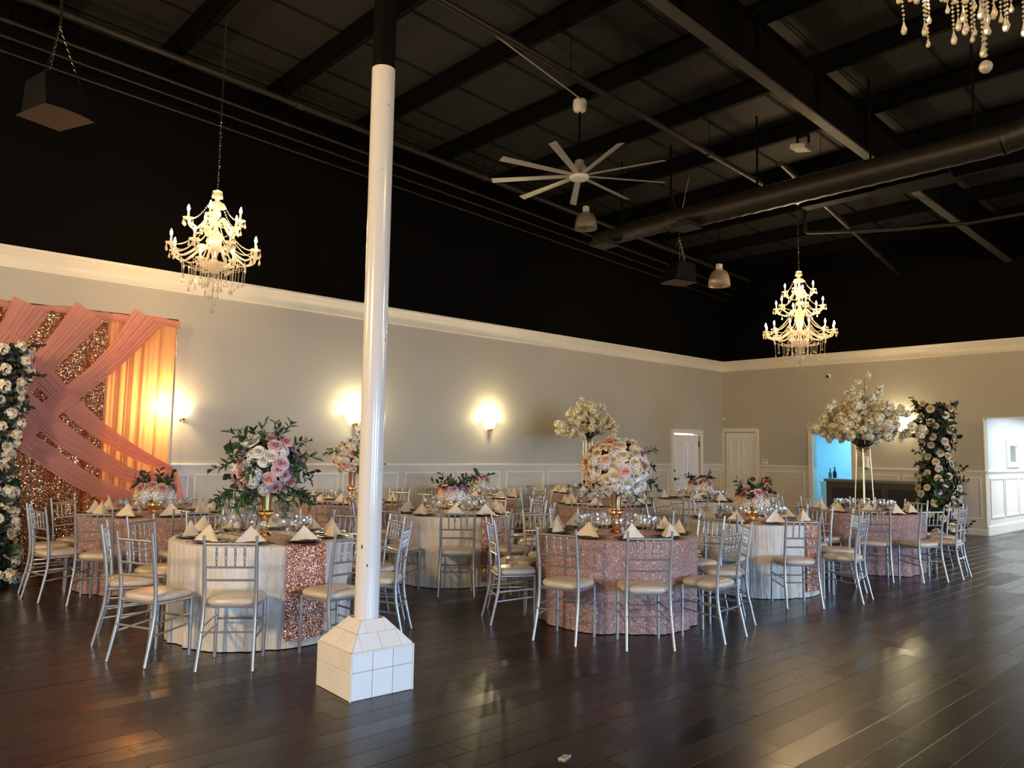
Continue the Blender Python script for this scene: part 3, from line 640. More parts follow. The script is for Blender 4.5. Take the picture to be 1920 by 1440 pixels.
ch1 = chandelier('crystal_chandelier', 'two-tier crystal chandelier hanging before the back wall, left of the pillar', c1p, T1, -.92, -1.46, zp(3.53) + .18 - 4.60, .35)
c = copy_tree(ch1); c.location = (3.86, 1.03, 4.785); c.rotation_euler = (0, 0, .5); c['label'] = 'crystal chandelier cut off by the top edge, only its lowest drops showing'
chandelier('crystal_chandelier', 'three-tier crystal chandelier by the right wall, above the big blossom tree', (13.8, 6.93, 5.04),
           [(4, .26, -.42, -.38), (6, .43, -.80, -.70), (12, .62, -1.22, -1.17)], -1.38, -1.90, zp(13.8) + .1 - 5.04, .2)

# ------------------------------------------------------------------ ceiling fixtures
fx, fy = 7.9, 7.2
fan = thing('ceiling_fan', 'large grey nine-blade ceiling fan on a long black rod', 'ceiling fan', (fx, fy, 5.42))
zc = zp(fx) - 5.42
quick('canopy', M_WHITE, lambda b: b.lathe([(.03, zc - .17), (.085, zc - .15), (.10, zc - .10), (.10, zc - .03), (.09, zc + .004)], 20), fan, 40)
quick('downrod', M_STEEL, lambda b: b.lathe([(.016, .25), (.016, zc - .15)], 10), fan, 40)
quick('motor_housing', M_FAN, lambda b: b.lathe([(.03, .26), (.06, .24), (.075, .18), (.105, .14), (.105, .06), (.13, .04), (.13, .01)], 20), fan, 40)
quick('hub', M_WHITE, lambda b: b.lathe([(.06, -.035), (.125, -.03), (.14, -.01), (.14, .012)], 24), fan, 40)
bl = MB(); bl.add([(.11, -.035, .02), (1.26, -.055, .008), (1.26, .045, .034), (.11, .04, .03), (.11, -.035, .012), (1.26, -.055, .0), (1.26, .045, .026), (.11, .04, .022)], [(0, 1, 2, 3), (7, 6, 5, 4), (0, 4, 5, 1), (1, 5, 6, 2), (2, 6, 7, 3), (3, 7, 4, 0)])
bl = bl.mesh('blade', M_FAN)
for k in range(9): put('blade', bl, fan, RZ(2 * pi * k / 9 + .12))
def bell(loc, label, top):
    t = thing('bell_light', label, 'pendant light', loc, 0, 'bell pendant lights')
    quick('shade', M_PANE, lambda b: b.lathe([(.208, -.30), (.205, -.24), (.196, -.17), (.175, -.09), (.14, -.03), (.10, .0), (.05, .012)], 28, cap=False), t, 60)
    quick('rim', M_PANE, lambda b: b.lathe([(.205, -.31), (.212, -.305), (.205, -.295)], 28, cap=False), t, 60)
    quick('reflector', M_PLAST, lambda b: b.lathe([(.17, -.20), (.15, -.12), (.10, -.05), (.05, -.02)], 20, cap=False), t, 60)
    quick('ballast_cap', M_PLAST, lambda b: (b.lathe([(.075, -.012), (.08, .01), (.07, .02), (.045, .022), (.045, .10), (.05, .105), (.05, .125), (.02, .13)], 16), [b.box(-.006, .006, .04, .062, .02, .12, RZ(k * pi / 4)) for k in range(8)]), t, 40)
    quick('hanger_rod', M_STEEL, lambda b: b.lathe([(.008, .12), (.008, top - loc[2])], 6), t)
bell((10.62, 9.50, 6.02), 'bell-shaped translucent pendant light below the ceiling fan', zd(10.62))
bell((12.95, 8.12, 5.10), 'bell-shaped translucent pendant light beside the distant hanging speaker', zd(12.95))
def speaker(loc, rz, s, label, nchain, ch_h, top):
    t = thing('hanging_speaker', label, 'speaker', loc, rz, 'hanging speakers')
    w, d, h = .21 * s, .23 * s, .16 * s
    # trapezoid cabinet, grille on the slanted underside
    b = MB(); b.add([(-w, -d, -h), (w, -d, -h), (w * .8, d, -h), (-w * .8, d, -h), (-w * .9, -d * .6, h), (w * .9, -d * .6, h), (w * .7, d, h), (-w * .7, d, h)],
                    [(3, 2, 1, 0), (4, 5, 6, 7), (0, 1, 5, 4), (1, 2, 6, 5), (2, 3, 7, 6), (3, 0, 4, 7)]); put('cabinet', b.mesh('cabinet', M_SPK), t)
    b = MB(); n = 12
    b.grid(n, 4, lambda u, v: ((u - .5) * 2 * w * (1.10 - .12 * v), -d * 1.1 + 2.2 * d * v - .04 * s * cos((u - .5) * pi) * (1 - v), -h * 1.06 - .012 * s)); put('grille', b.mesh('grille', M_SPKW, 60), t)
    ap = (0, 0, ch_h)
    for (x, y) in ((-w * .8, -d * .5), (w * .8, -d * .5), (0, d * .7), (-w * .3, d * .7))[:nchain]:
        b = MB(); p0, p1 = V3((x, y, h * .95)), V3(ap); n = 18
        for i in range(n):
            q0, q1 = p0.lerp(p1, i / n), p0.lerp(p1, (i + 1) / n); b.tube([q0, (q0 + q1) / 2 + V3((.006 * (-1) ** i, .004, 0)), q1], .0055, 4, False)
        put('chain', b.mesh('chain', M_CHROME), t)
    b = MB(); b.tube([ap, (.006, 0, ch_h + .12), (-.004, 0, ch_h + .25)], .012, 6); b.tube([(0, 0, ch_h + .25), (-.35 * s, 0, top - loc[2])], .006, 5); b.tube([(0, 0, ch_h + .25), (.35 * s, 0, top - loc[2])], .006, 5)
    put('hanger_cable', b.mesh('hanger_cable', M_CHROME), t)
speaker((1.56, 7.96, 4.72), .33, 1.0, 'black speaker hung by chains from the roof, left of the nearer chandelier', 3, .70, zp(1.5) + .1)
speaker((11.1, 7.75, 4.68), -1.9, 1.0, 'distant black speaker hung by chains below the long duct', 4, .62, zp(11) + .1)
duct = thing('spiral_duct', 'long dark spiral air duct slung under the roof', 'duct', (0, 0, 0))
def ring_tube(pts, r0, nr):
    b = MB(); P = spline(pts, nr); b.tube(P, [r0 + (.006 if i % 3 == 0 else 0) for i in range(nr + 1)], 20); return b.mesh('duct_run', M_DUCT, 30)
put('duct_run', ring_tube([(9.95, 7.1, 5.2), (9.95, 5, 5.2), (9.95, 2.5, 5.2)], .17, 60), duct)
put('duct_run', ring_tube([(9.95, 8.62, 5.19), (9.95, 7.9, 5.19), (9.95, 7.1, 5.2)], .13, 20), duct)
put('duct_run', ring_tube([(9.95, 2.5, 5.2), (9.95, 2.25, 5.24), (9.98, 2.0, 5.4), (10, 1.8, 5.42), (10, 0, 5.42)], .17, 30), duct)
for y in (8.1, 7.1, 5.6, 4.0, 2.8): quick('hanger_strap', M_STEEL, lambda b: b.box(9.94, 9.96, y - .012, y + .012, 5.36, zp(9.95)), duct)
for y, x in ((8.28, 9.72), (6.72, 9.80)):
    quick('diffuser_box', M_DUCT, lambda b: (b.box(x - .17, x + .17, y - .17, y + .17, 4.98, 5.05), b.box(x - .1, x + .1, y - .1, y + .1, 5.04, 5.12)), duct)
quick('conditioner_box', M_STEEL, lambda b: (b.box(10.3, 10.75, 3.2, 4.1, 5.08, 5.34), b.box(10.45, 10.65, 4.1, 5.2, 5.12, 5.28), b.tube([(10.55, 2.4, 5.2), (10.55, 3.2, 5.2)], .12, 12)), duct)
def pipe(name, label, pts, r, m, cat='pipe', fit=0, group='pipes under the roof'):
    t = thing(name, label, cat, (0, 0, 0), 0, group)
    quick('pipe_run', m, lambda b: b.tube(pts, r, 10), t, 40)
    for i in range(fit):
        q = V3(pts[0]).lerp(V3(pts[-1]), (i + .5) / fit); d = (V3(pts[-1]) - V3(pts[0])).normalized()
        quick('coupling', m, lambda b: b.tube([q - d * .05, q + d * .05], r * 1.35, 10), t, 40)
        quick('pipe_hanger', M_STEEL, lambda b: b.tube([q, (q.x, q.y, zd(q.x) - .01)], .005, 5), t)
def zr(x, d): return zp(x) - d
pipe('sprinkler_pipe', 'dark sprinkler main running past the fan to the duct', [(LX + .2, 6.35, zr(LX, .30)), (11.6, 6.45, zr(11.6, .30))], .045, M_DUCT, fit=6)
pipe('conduit', 'thin bright conduit running to the fan canopy', [(0, 6.25, zr(0, .055)), (4.4, 6.55, zr(4.4, .055)), (7.78, 7.08, zr(7.78, .055))], .011, M_CONDUIT, 'conduit')
for i, (y, d, r) in enumerate(((10.2, .12, .045), (10.55, .30, .022), (10.72, .42, .016), (10.85, .55, .016))):
    pipe('wall_pipe', ('thick', 'second', 'third', 'lowest thin')[i] + ' dark pipe along the top of the back wall', [(LX + .1, y, zr(LX, d)), (WX - .1, y, zr(WX, d))], r, M_DUCT, fit=7, group='pipes along the back wall top')
pipe('sprinkler_branch', 'dark branch pipe with a bend left of the far beam end', [(12.4, 6.1, 5.75), (12.4, 6.1, 5.36), (12.4, 6.06, 5.33), (13.2, 5.0, 5.33), (14.1, 4.1, 5.45), (14.4, 1.0, 5.5)], .03, M_DUCT)
pipe('sprinkler_branch', 'dark pipe sloping below the duct towards the right wall', [(9.7, 5.1, 5.55), (17.5, 6.5, 5.55)], .04, M_DUCT, fit=2)
fl_ = thing('floodlight', 'small square white floodlight on a roof purlin above the duct', 'lamp', (11.0, 5.42, zp(11.0)))
quick('bracket', M_STEEL, lambda b: (b.box(-.02, .02, -.1, -.08, -.12, .0), b.box(-.02, .02, .08, .1, -.12, 0), b.box(-.03, .03, -.1, .1, -.01, .0)), fl_)
quick('housing', M_PLAST, lambda b: b.slab(-.12, .12, -.12, .12, -.2, -.12, .02, RX(.2)), fl_)
quick('lens', M_WHITE, lambda b: b.box(-.10, .10, -.10, .10, -.205, -.2, RX(.2)), fl_)
# ------------------------------------------------------------------ wall fixtures
def sconce(loc, rz, label, lit=True):
    t = thing('wall_sconce', label, 'wall light', loc, rz, 'wall sconces')
    quick('backplate', M_ROD, lambda b: b.lathe([(.05, 0), (.05, .015), (.03, .025)], 14, RX(-pi / 2) @ S(1, 1.4, 1) @ RX(0)), t, 40) if False else None
    b = MB(); b.box(-.045, .045, -.02, .0, -.12, .06); b.lathe([(.012, -.16), (.018, -.15), (.012, -.13), (.03, -.10), (.04, -.09)], 12, T((0, -.07, 0))); b.tube([(0, 0, -.06), (0, -.04, -.11), (0, -.07, -.10)], .01, 6)
    put('bracket', b.mesh('bracket', M_ROD, 40), t)
    b = MB(); n = 14
    b.grid(n, 5, lambda u, v: ((.04 + .11 * v ** .8) * cos(pi + pi * u), -.03 + (.045 + .085 * v ** .8) * sin(pi + pi * u), -.095 + .16 * v), M=None)
    put('shade', b.mesh('shade', M_SHADE, 180), t)
    return t
sconce((3.95, BY, 2.02), 0, 'lit bowl sconce glowing at the edge of the peach drape')
sconce((6.71, BY, 2.05), 0, 'lit bowl sconce half hidden by the white pillar')
sconce((9.64, BY, 2.05), 0, 'lit bowl sconce in the open on the back wall')
sconce((WX, 6.62, 2.2), -pi / 2, 'lit bowl sconce on the right wall behind the blossom tree')
t = thing('fire_extinguisher', 'red fire extinguisher with black hose on the right wall by the door', 'fire extinguisher', (WX - .11, 9.74, .62))
quick('cylinder', M_RED, lambda b: b.lathe([(.06, 0), (.075, .01), (.075, .26), (.06, .30), (.025, .33), (.025, .36)], 18), t, 40)
quick('instruction_label', M_PLAST, lambda b: b.lathe([(.0765, .10), (.0765, .25)], 18, cap=False), t, 40)
quick('valve', M_HANDLE, lambda b: (b.box(-.02, .02, -.05, .05, .35, .37), b.box(-.015, .015, -.07, .03, .385, .40), b.lathe([(.02, .33), (.02, .385)], 10)), t)
quick('hose', M_HANDLE, lambda b: b.tube(spline([(0, .03, .36), (-.02, .10, .36), (-.02, .13, .25), (-.02, .11, .1), (-.03, .095, .06)], 14), .012, 7), t)
quick('wall_bracket', M_HANDLE, lambda b: b.box(.06, .11, -.02, .02, .2, .3), t)
for i, y in enumerate((9.885, 9.80)):
    t = thing('light_switch', ('white switch plate nearer the white corner door', 'white switch plate farther from the corner door')[i], 'light switch', (WX, y, 1.385), 0, 'switch plates')
    quick('plate', M_PLAST, lambda b: b.slab(-.035, .035, -.06, .06, 0, .008, .003, RY(-pi / 2) @ RZ(pi / 2)), t); quick('toggle', M_HANDLE, lambda b: b.box(-.022, -.006, -.01, .01, .01, .03), t)
t = thing('wall_sensor', 'small round white sensor in the room corner above the doors', 'sensor', (WX - .001, 11.0, 2.46))
quick('body', M_PLAST, lambda b: b.lathe([(.035, 0), (.035, .02), (.02, .03)], 14, RY(-pi / 2)), t, 40)
t = thing('security_camera', 'small white dome camera on the right wall under the crown moulding', 'camera', (WX, 8.19, 3.42))
quick('mount', M_PLAST, lambda b: b.lathe([(.05, 0), (.05, .03), (.03, .05)], 14, RY(-pi / 2)), t, 40); quick('lens_dome', M_HANDLE, lambda b: b.ball((-.07, 0, -.02), .032, n=10, m=6), t, 60)
t = thing('wall_dispenser', 'white wall dispenser beside the blue lit doorway', 'dispenser', (WX, 7.36, 1.42))
quick('case', M_PLAST, lambda b: b.slab(-.06, .06, -.13, .13, 0, .10, .02, RY(-pi / 2) @ RZ(pi / 2)), t); quick('nozzle', M_HANDLE, lambda b: b.box(-.07, -.03, -.03, .03, -.15, -.13), t)
t = thing('framed_mirror', 'white framed mirror on the bright hall wall', 'mirror', (19.55, HO[1], 1.65))
quick('frame', M_WHITE, lambda b: [b.slab(x0, x1, z0, z1, 0, .05, .02, RX(pi / 2)) for x0, x1, z0, z1 in ((-.44, -.30, -.30, .30), (.30, .44, -.30, .30), (-.30, .30, -.30, -.17), (-.30, .30, .17, .30))], t)
quick('glass', mat('mirror_glass', (.8, .82, .82), .05, 1, var=.01), lambda b: b.box(-.30, .30, -.02, -.005, -.17, .17), t)
# bar ---------------------------------------------------------------
ba = radians(8)
bar = thing('bar_counter', 'dark panelled wooden bar counter before the blue lit doorway', 'bar counter', (15.78, 7.40, 0), ba)
quick('counter_top', M_STONE, lambda b: b.slab(-.04, .66, -2.15, .04, 1.03, 1.08, .008), bar)
quick('carcass', M_BARBLACK, lambda b: b.box(.03, .60, -2.10, -.02, .08, 1.03), bar)
quick('plinth', M_BARBLACK, lambda b: b.box(.07, .58, -2.08, -.04, 0, .08), bar)
quick('top_rail', M_DARKWOOD, lambda b: b.box(0, .031, -2.12, 0, .90, 1.03), bar)
quick('bottom_rail', M_DARKWOOD, lambda b: b.box(0, .031, -2.12, 0, .08, .20), bar)
for y in (-.12, -1.18, -2.12): quick('stile', M_DARKWOOD, lambda b: b.box(0, .031, y, y + .12, .20, .90), bar)
for y in (-1.06, -2.0): quick('front_panel', M_BARBLACK, lambda b: b.box(.02, .032, y, y + (.94 if y > -1.5 else .82), .2, .9), bar)
# store room contents
sh = thing('store_shelf', 'pale open shelf unit just inside the blue lit doorway', 'shelf', (18.6, 9.30, 0))
for x in (-.25, .25): quick('side_panel', M_WHITE, lambda b: b.box(x - .012, x + .012, -.2, .2, 0, 2.1), sh)
for z in (.05, .45, .85, 1.2, 1.55, 1.9): quick('shelf_board', M_WHITE, lambda b: b.box(-.238, .238, -.2, .2, z - .012, z + .012), sh)
def bottle(loc, h, r, m, label):
    t = thing('bottle', label, 'bottle', loc, 0, 'bottles in the store room')
    quick('body', m, lambda b: b.lathe([(r * .9, 0), (r, .01), (r, h * .6), (r * .35, h * .75), (r * .33, h * .95)], 12), t, 40); quick('cap', M_HANDLE, lambda b: b.lathe([(r * .38, h * .93), (r * .38, h)], 10), t)
cb = thing('store_cabinet', 'white base cabinet with counter in the blue lit room', 'cabinet', (19.0, 8.68, 0))
quick('body', M_WHITE, lambda b: b.box(-.25, .3, -.22, .25, .06, .90), cb); quick('door_leaf', M_BLUEW, lambda b: b.box(-.262, -.25, -.19, .22, .12, .86), cb); quick('worktop', M_WHITE, lambda b: b.slab(-.28, .32, -.25, .27, .90, .94, .005), cb)
bottle((18.85, 8.62, .94), .34, .045, M_HANDLE, 'tall black bottle on the store cabinet')
bottle((18.95, 8.78, .94), .30, .04, mat('green_bottle', (.02, .10, .05), .1), 'green bottle beside the tall black one')
for k, z in enumerate((1.215, 1.565, .865)): bottle((18.48 + .08 * k, 9.2, z), .26, .05, M_HANDLE, ('short black bottle on the middle shelf', 'short black bottle on the upper shelf', 'short black bottle on the low shelf')[k])
t = thing('faucet', 'chrome gooseneck faucet at the edge of the blue lit doorway', 'faucet', (19.9, 8.06, .94))
quick('spout', M_CHROME, lambda b: b.tube(spline([(0, 0, 0), (0, 0, .22), (0, .08, .32), (0, .18, .26)], 16), .014, 8), t, 60); quick('lever', M_CHROME, lambda b: b.tube([(0, 0, .06), (0, -.08, .10)], .01, 6), t)
sk = thing('sink_counter', 'white sink counter in the blue lit room', 'counter', (19.9, 7.6, 0)); quick('worktop', M_WHITE, lambda b: b.slab(-.3, .4, -.6, .62, .90, .94, .005), sk); quick('body', M_WHITE, lambda b: b.box(-.27, .4, -.58, .6, 0, .90), sk)
wc = thing('slatted_cabinet', 'white slatted cabinet half hidden by the rose column', 'cabinet', (17.35, 5.72, 0))
quick('carcass', M_WHITE, lambda b: b.box(-.2, .3, -.3, .3, 0, 1.04), wc); quick('top_board', M_WHITE, lambda b: b.slab(-.23, .32, -.33, .33, 1.04, 1.07, .005), wc)
for k in range(8): quick('slat', M_WHITE, lambda b: b.slab(-.30, .30, .01 + k * .128, .118 + k * .128, 0, .014, .004, T((-.2, 0, 0)) @ RY(-pi / 2) @ RZ(pi / 2)), wc)
t = thing('floor_clip', 'small pale metal clip lying on the dark floor', 'clip', (2.99, 2.79, .0005), .3)
quick('tray', M_CONDUIT, lambda b: (b.box(-.035, .035, -.02, .02, 0, .004), b.box(-.035, -.03, -.02, .02, .004, .008), b.box(-.035, .035, -.02, -.016, .004, .008)), t)

# ------------------------------------------------------------------ chairs
def chair():
    t = thing('chiavari_chair', '', 'chair')
    def mk(n, pts, r, m=M_CHAIR, k=8): put(n, MB().tube(pts, r, k).mesh(n, m, 50), t)
    for s in (-1, 1):
        mk('back_leg', spline([(s * .192, 0, 0), (s * .185, .035, .15), (s * .180, .066, .30), (s * .178, .075, .44), (s * .177, .062, .62), (s * .180, .015, .925)], 14), [.0125] * 3 + [.0145] * 10 + [.013, .010])
        mk('leg', [(s * .175, .405, 0), (s * .172, .405, .43)], [.0125, .0145])
        mk('side_stretcher', [(s * .184, .035, .20), (s * .174, .405, .235)], .008, k=6)
        mk('side_stretcher', [(s * .181, .055, .285), (s * .173, .405, .305)], .008, k=6)
    mk('top_rail', [(-.18, .028, .865), (.18, .028, .865)], .0105)
    mk('back_rail', [(-.178, .051, .70), (.178, .051, .70)], .009, k=6)
    mk('back_rail', [(-.177, .059, .61), (.177, .059, .61)], .009, k=6)
    mk('front_stretcher', [(-.173, .405, .275), (.173, .405, .275)], .008, k=6)
    mk('rear_stretcher', [(-.182, .05, .255), (.182, .05, .255)], .008, k=6)
    pr = []
    for z, r in ((0, .0062), (.02, .0062), (.028, .0095), (.036, .0062), (.05, .0078), (.068, .0098), (.074, .0062), (.082, .0098), (.09, .0062), (.098, .0098), (.116, .0078), (.13, .0062), (.138, .0095), (.146, .0062), (.165, .0062)): pr.append((r, z))
    sp_ = MB().lathe(pr, 7, cap=False).mesh('spindle', M_CHAIR, 60)
    for i in range(4): put('spindle', sp_, t, T((-.096 + .064 * i, .051, .70)) @ RX(.138))
    b = MB(); b.tube([(-.172, .075, .425), (.172, .075, .425)], .012, 6); b.tube([(-.168, .405, .42), (.168, .405, .42)], .012, 6); b.tube([(-.174, .075, .42), (-.170, .405, .42)], .012, 6); b.tube([(.174, .075, .42), (.170, .405, .42)], .012, 6)
    put('seat_frame', b.mesh('seat_frame', M_CHAIR, 50), t)
    def pad(u, v):
        a = 2 * pi * u; ca, sa = cos(a), sin(a); e = .55
        x = abs(ca) ** e * (1 if ca > 0 else -1); y = abs(sa) ** e * (1 if sa > 0 else -1)
        hx, hy = .196 + .008 * y, .188
        rr, z = ((.90, .432), (.985, .437), (1.0, .452), (.985, .468), (.92, .480), (.70, .487), (.35, .490), (.001, .491))[round(v * 7)]
        return (x * hx * rr, .250 + y * hy * rr, z)
    put('seat_pad', MB().grid(28, 7, pad, True).mesh('seat_pad', M_SEAT, 180), t)
    return t
CH0 = chair(); first = [True]
HOURS = ['twelve', 'one', 'two', 'three', 'four', 'five', 'six', 'seven', 'eight', 'nine', 'ten', 'eleven']
TABLES = {
 'T1': dict(c=(3.03, 6.37), kind='w', desc='white table with the tall bouquet', ang=[-161, -126, -84, -45, -10, 24, 57, 91, 124, 157]),
 'T2': dict(c=(3.05, 9.2), kind='p', desc='pink table by the peach drape', ang=[-168, -134, -92, -56, -20, 16, 52, 88, 124, 160]),
 'T3': dict(c=(5.92, 9.74), kind='p', desc='pink table half hidden by the pillar', ang=[-165, -134, -88, -44, 22, 54, 88, 124, 158]),
 'T4': dict(c=(5.99, 7.50), kind='w', desc='white table next past the pillar', ang=[-126, -164, -90, -50, -14, 24, 62, 118, 156]),
 'T5': dict(c=(8.30, 9.76), kind='w', desc='white table below the uncovered sconce', ang=[-134, -172, -94, -44, -12, 20, 54, 88, 124, 154]),
 'T6': dict(c=(11.06, 9.80), kind='p', desc='pink table with the smaller blossom tree', ang=[-145, -108, -55, -20, 14, 46, 78, 110, 142, 176]),
 'T7': dict(c=(8.85, 7.50), kind='p', desc='pink table hidden behind the rose ball', ang=[-152, -122, -86, -54, 18, 58, 98, 135, 170]),
 'T8': dict(c=(5.83, 4.80), kind='p', desc='front pink table with the rose ball', ang=[-164, -128, -87, -46, -13, 18, 51, 83, 114, 149]),
 'T9': dict(c=(8.38, 4.84), kind='w', desc='white table between two pink ones', ang=[-165, -126, -82, -47, -12, 24, 58, 94, 128, 160]),
 'T10': dict(c=(11.18, 7.40), kind='w', desc='white table before the panelled doors', ang=[-150, -114, -82, -46, -12, 20, 52, 84, 126]),
 'T11': dict(c=(11.12, 4.67), kind='p', desc='pink table under the big blossom tree', ang=[-152, -118, -84, -48, -12, 24, 60, 98, 134, 170]),
}
def clock(c, ang):
    v = V3((cos(radians(ang)), sin(radians(ang)), 0)); d = V3((c[0], c[1], 0)).normalized(); r = V3((d.y, -d.x, 0))
    return (degrees(atan2(v.dot(r), v.dot(d))) / 30) % 12
def hours(c, angs):
    """a distinct clock hour for each seat, six o'clock being nearest the camera"""
    hs = [clock(c, a) for a in angs]; order = sorted(range(len(angs)), key=lambda i: hs[i])
    best = None
    n = len(order)
    from itertools import combinations
    for comb in combinations(range(12), n):
        for sh in range(n):
            cost = 0
            for k, i in enumerate(order):
                dd = abs(hs[i] - comb[(k + sh) % n]); dd = min(dd, 12 - dd); cost += dd * dd
            if best is None or cost < best[0]: best = (cost, comb, sh)
    return {i: HOURS[best[1][(k + best[2]) % n]] for k, i in enumerate(order)}
NEAR = {('T8', -164): 1.22, ('T8', -128): 1.22}
# ------------------------------------------------------------------ tables
TH, TR = .785, .755
def rosette_h(a, z, seeds):
    x = a * TR; best = 9; bi = 0
    for i, (sx, sz, ph) in enumerate(seeds):
        dx = (x - sx + pi * TR) % (2 * pi * TR) - pi * TR; d = dx * dx + (z - sz) ** 2
        if d < best: best = d; bi = i; bx = dx
    d = sqrt(best); th = atan2(z - seeds[bi][1], bx)
    return .010 * (1 - min(1, d / .05)) + .006 * cos(d * 240 + th + seeds[bi][2])
def cloth_mesh(kind):
    rr = random.Random(3 if kind == 'p' else 4)
    N, M_ = (200, 44) if kind == 'p' else (180, 30)
    fo = [(k, rr.uniform(0, 6.28), rr.uniform(.5, 1)) for k in (5, 8, 11, 17, 23)]
    seeds = []
    if kind == 'p':
        st = .078
        for j in range(11):
            for i in range(int(2 * pi * TR / st)): seeds.append(((i + .5 * (j % 2)) * st + rr.uniform(-.015, .015), .02 + j * .074 + rr.uniform(-.012, .012), rr.uniform(0, 6.28)))
        cell = {}
    def fn(u, v):
        a = 2 * pi * u
        if v < .2: r = TR * (v / .2) * .985; z = TH
        elif v < .26: q = (v - .2) / .06; r = TR * (.985 + .015 * sin(q * pi / 2)); z = TH - .012 * (1 - cos(q * pi / 2))
        else: q = (v - .26) / .74; r = TR; z = (TH - .012) * (1 - q) + .006
        if v > .22:
            dp = (TH - z) / TH; w = sum(A * sin(k * a + p) / (1 + i * .35) for i, (k, p, A) in enumerate(fo)) * (.026 if kind == 'p' else .020) * dp ** .7
            if kind == 'w':
                near = min(abs((a - pi / 2 + pi) % (2 * pi) - pi), abs((a + pi / 2 + pi) % (2 * pi) - pi)); w *= min(1, max(0, (near - .26) / .12)); w += .007 * sin(a * 47 + 2 * sin(a * 5)) * dp * min(1, max(0, (near - .26) / .12))
            r += w - .012 * dp
            if kind == 'p':
                ss = cell.setdefault((int(u * 40), int(z / .1)), [s for s in seeds if abs((a * TR - s[0] + pi * TR) % (2 * pi * TR) - pi * TR) < .22 and abs(s[1] - z) < .22]); r += rosette_h(a, z, ss)
                z = max(.004, z)
        elif kind == 'p' and v > .02: z += .0015 * sin(a * 40 + v * 90)
        return (r * cos(a), r * sin(a), z)
    b = MB(); b.grid(N, M_, fn, True)
    return b.mesh('tablecloth', M_CLOTH if kind == 'w' else M_PINK, 180)
CL = {'w': cloth_mesh('w'), 'p': cloth_mesh('p')}
TOP = MB().lathe([(TR - .03, TH - .035), (TR - .022, TH - .02), (TR - .03, TH - .006)], 32).mesh('tabletop', M_DARKWOOD)
LEG = MB().tube([(0, 0, 0), (0, 0, TH - .03)], .015, 6).mesh('leg', M_HANDLE)
def runner_mesh():
    w = .17; pts = []
    b = MB()
    def fn(u, v):
        x = -w + 2 * w * u; ye = sqrt((TR + .016) ** 2 - x * x); L = TH - .07; tot = 2 * ye + 2 * L; s = v * tot
        zt = TH + .0065
        if s < L: return (x, -ye - .005 - .003 * sin(x * 30), .07 + s * (zt - .07) / L)
        if s > L + 2 * ye: return (x, ye + .005, zt - (s - L - 2 * ye) * (zt - .07) / L)
        return (x, -ye + (s - L), zt)
    b.grid(14, 90, fn); return b.mesh('sequin_runner', M_SEQ2, 60)
RUN = runner_mesh()
CHARG = MB().lathe([(.001, .002), (.10, .002), (.105, .006), (.143, .013), (.148, .016), (.145, .0175), (.105, .010), (.10, .006), (.001, .006)], 28).mesh('charger', M_CHARGER, 40)
def napkin_mesh():
    """square folded to a standing hollow triangle, open towards the table's middle"""
    b = MB()
    def face(P, n=6, bulge=0):
        (A, B_, C_) = [V3(p) for p in P]; nr = (B_ - A).cross(C_ - A).normalized()
        def fn(u, v):
            p = A.lerp(B_, u).lerp(C_, v); k = u * (1 - u) * 4 * (1 - v) * min(1, v * 4 + .3)
            return p + nr * bulge * k + V3((0, 0, .002 * sin(u * 9 + v * 6)))
        b.grid(n, n, fn)
    ap = (0, .012, .128); L_, R_, F_, B2 = (-.135, .055, .002), (.135, .055, .002), (0, -.085, .002), (0, .06, .002)
    face((L_, F_, ap), 7, .016); face((F_, R_, ap), 7, .016); face((R_, (0, .035, .004), ap), 5, -.01); face(((0, .035, .004), L_, ap), 5, -.01)
    return b.mesh('napkin', M_NAP, 60)
NAPK = napkin_mesh()
GOB = MB().lathe([(.034, .001), (.034, .004), (.012, .010), (.006, .022), (.0055, .05), (.010, .062), (.028, .078), (.036, .10), (.038, .125), (.036, .155), (.034, .155), (.034, .124), (.030, .095), (.010, .075), (.001, .072)], 14, cap=False).mesh('goblet', M_GLASS, 40)
GOB2 = MB().lathe([(.032, .001), (.032, .004), (.010, .010), (.005, .02), (.005, .07), (.014, .08), (.036, .10), (.041, .125), (.035, .165), (.033, .165), (.038, .125), (.034, .103), (.012, .085), (.001, .082)], 14, cap=False).mesh('wine_glass', M_GLASS, 40)
CUT = MB(); CUT.box(-.009, .009, -.10, .02, 0, .002); CUT.box(-.004, .004, .02, .10, 0, .003); CUT = CUT.mesh('knife', M_GOLD)
VOT = MB().lathe([(.024, 0), (.027, .005), (.029, .06), (.026, .06), (.023, .012), (.001, .010)], 12, cap=False).mesh('votive_cup', M_GLASS, 40)
